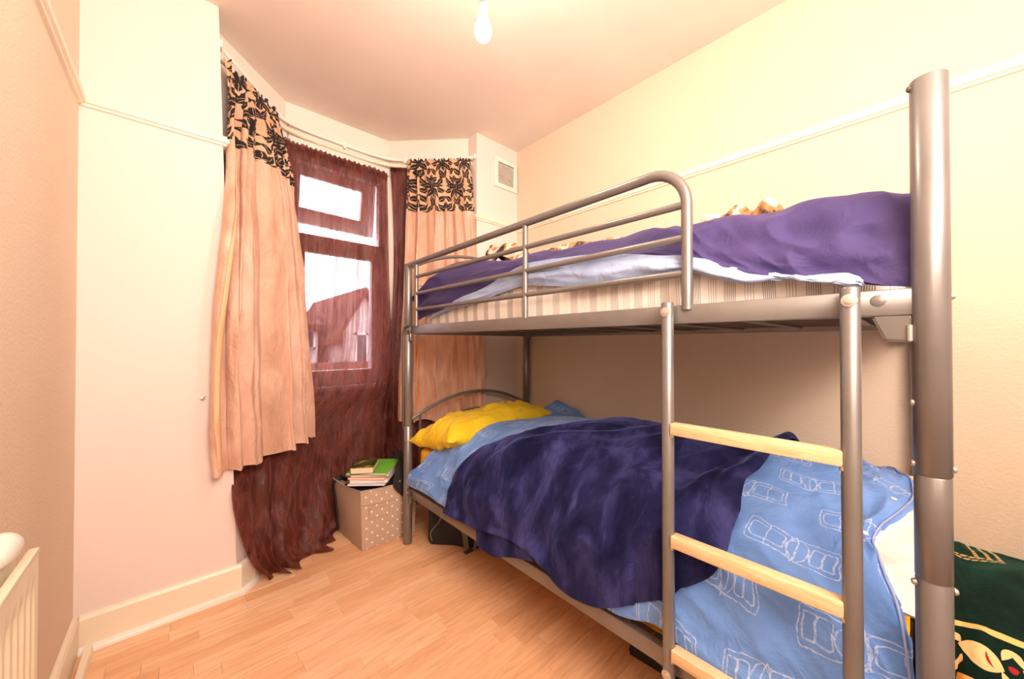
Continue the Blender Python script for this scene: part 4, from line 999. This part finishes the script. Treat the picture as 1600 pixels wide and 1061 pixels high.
# ------------------------------------------------------------------ prayer rug heap beside the ladder end
def rr(y, zo=0.0, xo=0.0): return [(2.055, y, .475+zo), (1.93, y-.005, .492+zo), (1.75, y, .510+zo), (1.58, y, .512+zo), (1.46, y, .500+zo), (1.405+xo, y, .46+zo), (1.38+xo, y, .40+zo*.6), (1.36+xo, y, .30+zo*.3), (1.335+xo, y, .16), (1.31+xo, y, .006)]
RG = [[(p[0], -.072, max(.004, p[2]-.05)) for p in rr(-.064)], rr(-.084, .0), rr(-.16, .006, -.006), rr(-.32, .004, .006), rr(-.60, -.01, -.01), rr(-1.0, -.02, 0)]
Pk = grid(RG, 120, 110); Nk = normals(Pk); Nk *= np.sign(Nk[..., 2:].mean())
a_, b_ = np.linspace(0, 1, 120)[:, None]*1.0, np.linspace(0, 1, 110)[None, :]*1.1
wk = np.clip(a_/.12, 0, 1)
Pk = Pk+Nk*(wk*(.008*fbm(a_*6, b_*4, 111)+.010*ridged(a_*3+b_, b_*2.5, 121)))[..., None]
Pk[..., 2] = np.maximum(Pk[..., 2], .004); Pk[..., 0] = np.minimum(Pk[..., 0], 2.055)
dU = -.066-Pk[..., 1]; dV = arclen(Pk)[1][[60], :]*np.ones_like(a_)
tag(sheet('prayer_rug', Pk, M_rug, None, .008, uv=(dU, dV)), 'dark green velvet prayer rug with gold bands heaped beside the near post', 'rug')

# ------------------------------------------------------------------ radiator
rad = thing('radiator', (-.24, .7, .2), 'cream fluted panel radiator on the left wall', 'radiator')
RX = -.200; ry0, ry1, rz0, rz1 = .10, 1.155, .19, .795
ny, nz = 400, 24
yy = np.linspace(ry0, ry1, ny)[:, None]*np.ones((1, nz)); zz = np.linspace(rz0, rz1, nz)[None, :]*np.ones((ny, 1))
flz = np.clip(np.minimum(zz-rz0-.045, rz1-.055-zz)/.012, 0, 1)*np.clip(np.minimum(yy-ry0-.02, ry1-.02-yy)/.01, 0, 1)
xx = RX-.009*flz*np.clip(.5+.9*np.sin(yy*2*PI/.036), 0, 1)
sheet('front_panel', np.stack([xx, yy, zz], -1), M_rad, rad, .012)
MB().box((RX-.013, ry0, rz1-.004), (RX+.002, ry1, rz1+.006), .003).build('top_edge', M_rad, rad)
MB().box((RX-.034, ry0, rz0+.01), (RX-.026, ry1, rz1+.010), .003).build('back_panel', M_rad, rad)
MB().box((RX-.024, ry0+.05, rz0+.03), (RX-.016, ry1-.03, rz1-.02), .002).build('convector_fin', M_rad, rad)
for y_ in (.35, .95): MB().box((XL+.001, y_-.02, rz0+.05), (RX-.035, y_+.02, rz1-.05), .003).build('wall_bracket', M_rad, rad)
MB().tube([(RX-.02, ry1-.03, rz0+.03), (RX-.02, ry1+.015, rz0+.03), (RX-.02, ry1+.03, rz0), (RX-.02, ry1+.03, .0)], .0075, 10).build('feed_pipe', M_white, rad)
kx, ky, kz = -.240, 1.085, .828
MB().lathe([(.0005, -.050), (.016, -.048), (.026, -.034), (.030, -.010), (.030, .014), (.026, .034), (.016, .046), (.0005, .050)], (kx, ky, kz), (.15, 1, .0), 24).build('valve_head', M_white, rad)
MB().tube([(kx, ky, kz-.02), (kx, ky, rz1-.02)], .011, 12).build('valve_stem', M_white, rad)

# ------------------------------------------------------------------ wall fittings
vent = thing('air_vent', (1.93, YB, 2.55), 'square white louvred air vent high in the far right corner', 'vent')
vx0, vx1, vz0, vz1 = 1.812, 2.050, 2.432, 2.668
MB().box((vx0+.02, YB-.003, vz0+.02), (vx1-.02, YB, vz1-.02)).build('slot_shade', M_slot, vent)  # dark sheet standing in for the shade between the louvres
b = MB(); w = .034
b.box((vx0, YB-.016, vz0), (vx0+w, YB, vz1), .004).box((vx1-w, YB-.016, vz0), (vx1, YB, vz1), .004).box((vx0+w*.92, YB-.0155, vz0+.0006), (vx1-w*.92, YB-.0004, vz0+w), .003).box((vx0+w*.92, YB-.0155, vz1-w), (vx1-w*.92, YB-.0004, vz1-.0006), .003)
b.build('frame', M_white, vent)
for k in range(11):
    z = vz0+w+.008+k*.0146
    MB().box((vx0+w-.002, YB-.012, z-.0012), (vx1-w+.002, YB-.003, z+.0016), 0, Matrix.Translation((0, YB, z)) @ Matrix.Rotation(math.radians(-25), 4, 'X') @ Matrix.Translation((0, -YB, -z))).build('louvre', M_white, vent, smooth=False)
def hook(x, z, label):
    h = thing('tieback_hook', (x, YB, z), label, 'hook')
    MB().lathe([(.0005, 0), (.008, 0), (.008, .003), (.0005, .004)], (x, YB, z), (0, -1, 0), 14).build('rose', M_bolt, h)
    MB().tube([(x, YB-.002, z), (x, YB-.022, z), (x+.004, YB-.030, z+.004), (x+.010, YB-.032, z+.014)], .0028, 8).build('hook_arm', M_bolt, h)
hook(.080, .945, 'small brass tieback hook on the chimney breast beside the left curtain')
hook(1.712, .945, 'small brass tieback hook on the wall beside the right curtain')
# pendant bulb
bx, by, bz = .779, 1.0, 2.292
lamp = thing('pendant_bulb', (bx, by, ZC), 'lit white bulb hanging on a bare pendant cord from the ceiling', 'lamp')
MB().lathe([(.0005, -.034), (.014, -.0315), (.0235, -.022), (.0285, -.008), (.0295, .004), (.0275, .018), (.0215, .034), (.0155, .046), (.0135, .054), (.0005, .055)], (bx, by, bz), n=32).build('bulb', M_glow, lamp, 80)
MB().lathe([(.0005, .050), (.0125, .050), (.0125, .064), (.0005, .066)], (bx, by, bz), n=24).build('bayonet_cap', M_brass, lamp)
MB().lathe([(.0005, .062), (.0150, .062), (.0155, .066), (.0155, .092), (.0145, .094), (.0005, .096)], (bx, by, bz), n=24).build('skirt_ring', M_holder, lamp)
MB().lathe([(.0005, .092), (.0135, .092), (.0135, .100), (.0005, .101)], (bx, by, bz), n=24).build('holder_gap', M_dark, lamp)
MB().lathe([(.0005, .098), (.0145, .098), (.0145, .122), (.008, .138), (.005, .146), (.0005, .148)], (bx, by, bz), n=24).build('lampholder', M_holder, lamp)
MB().tube([(bx, by, bz+.140), (bx, by, ZC-.02)], .0032, 8).build('cord', M_holder, lamp)
MB().lathe([(.040, 0), (.040, -.006), (.030, -.022), (.010, -.030), (.0005, -.031)], (bx, by, ZC), n=28).build('ceiling_rose', M_holder, lamp)
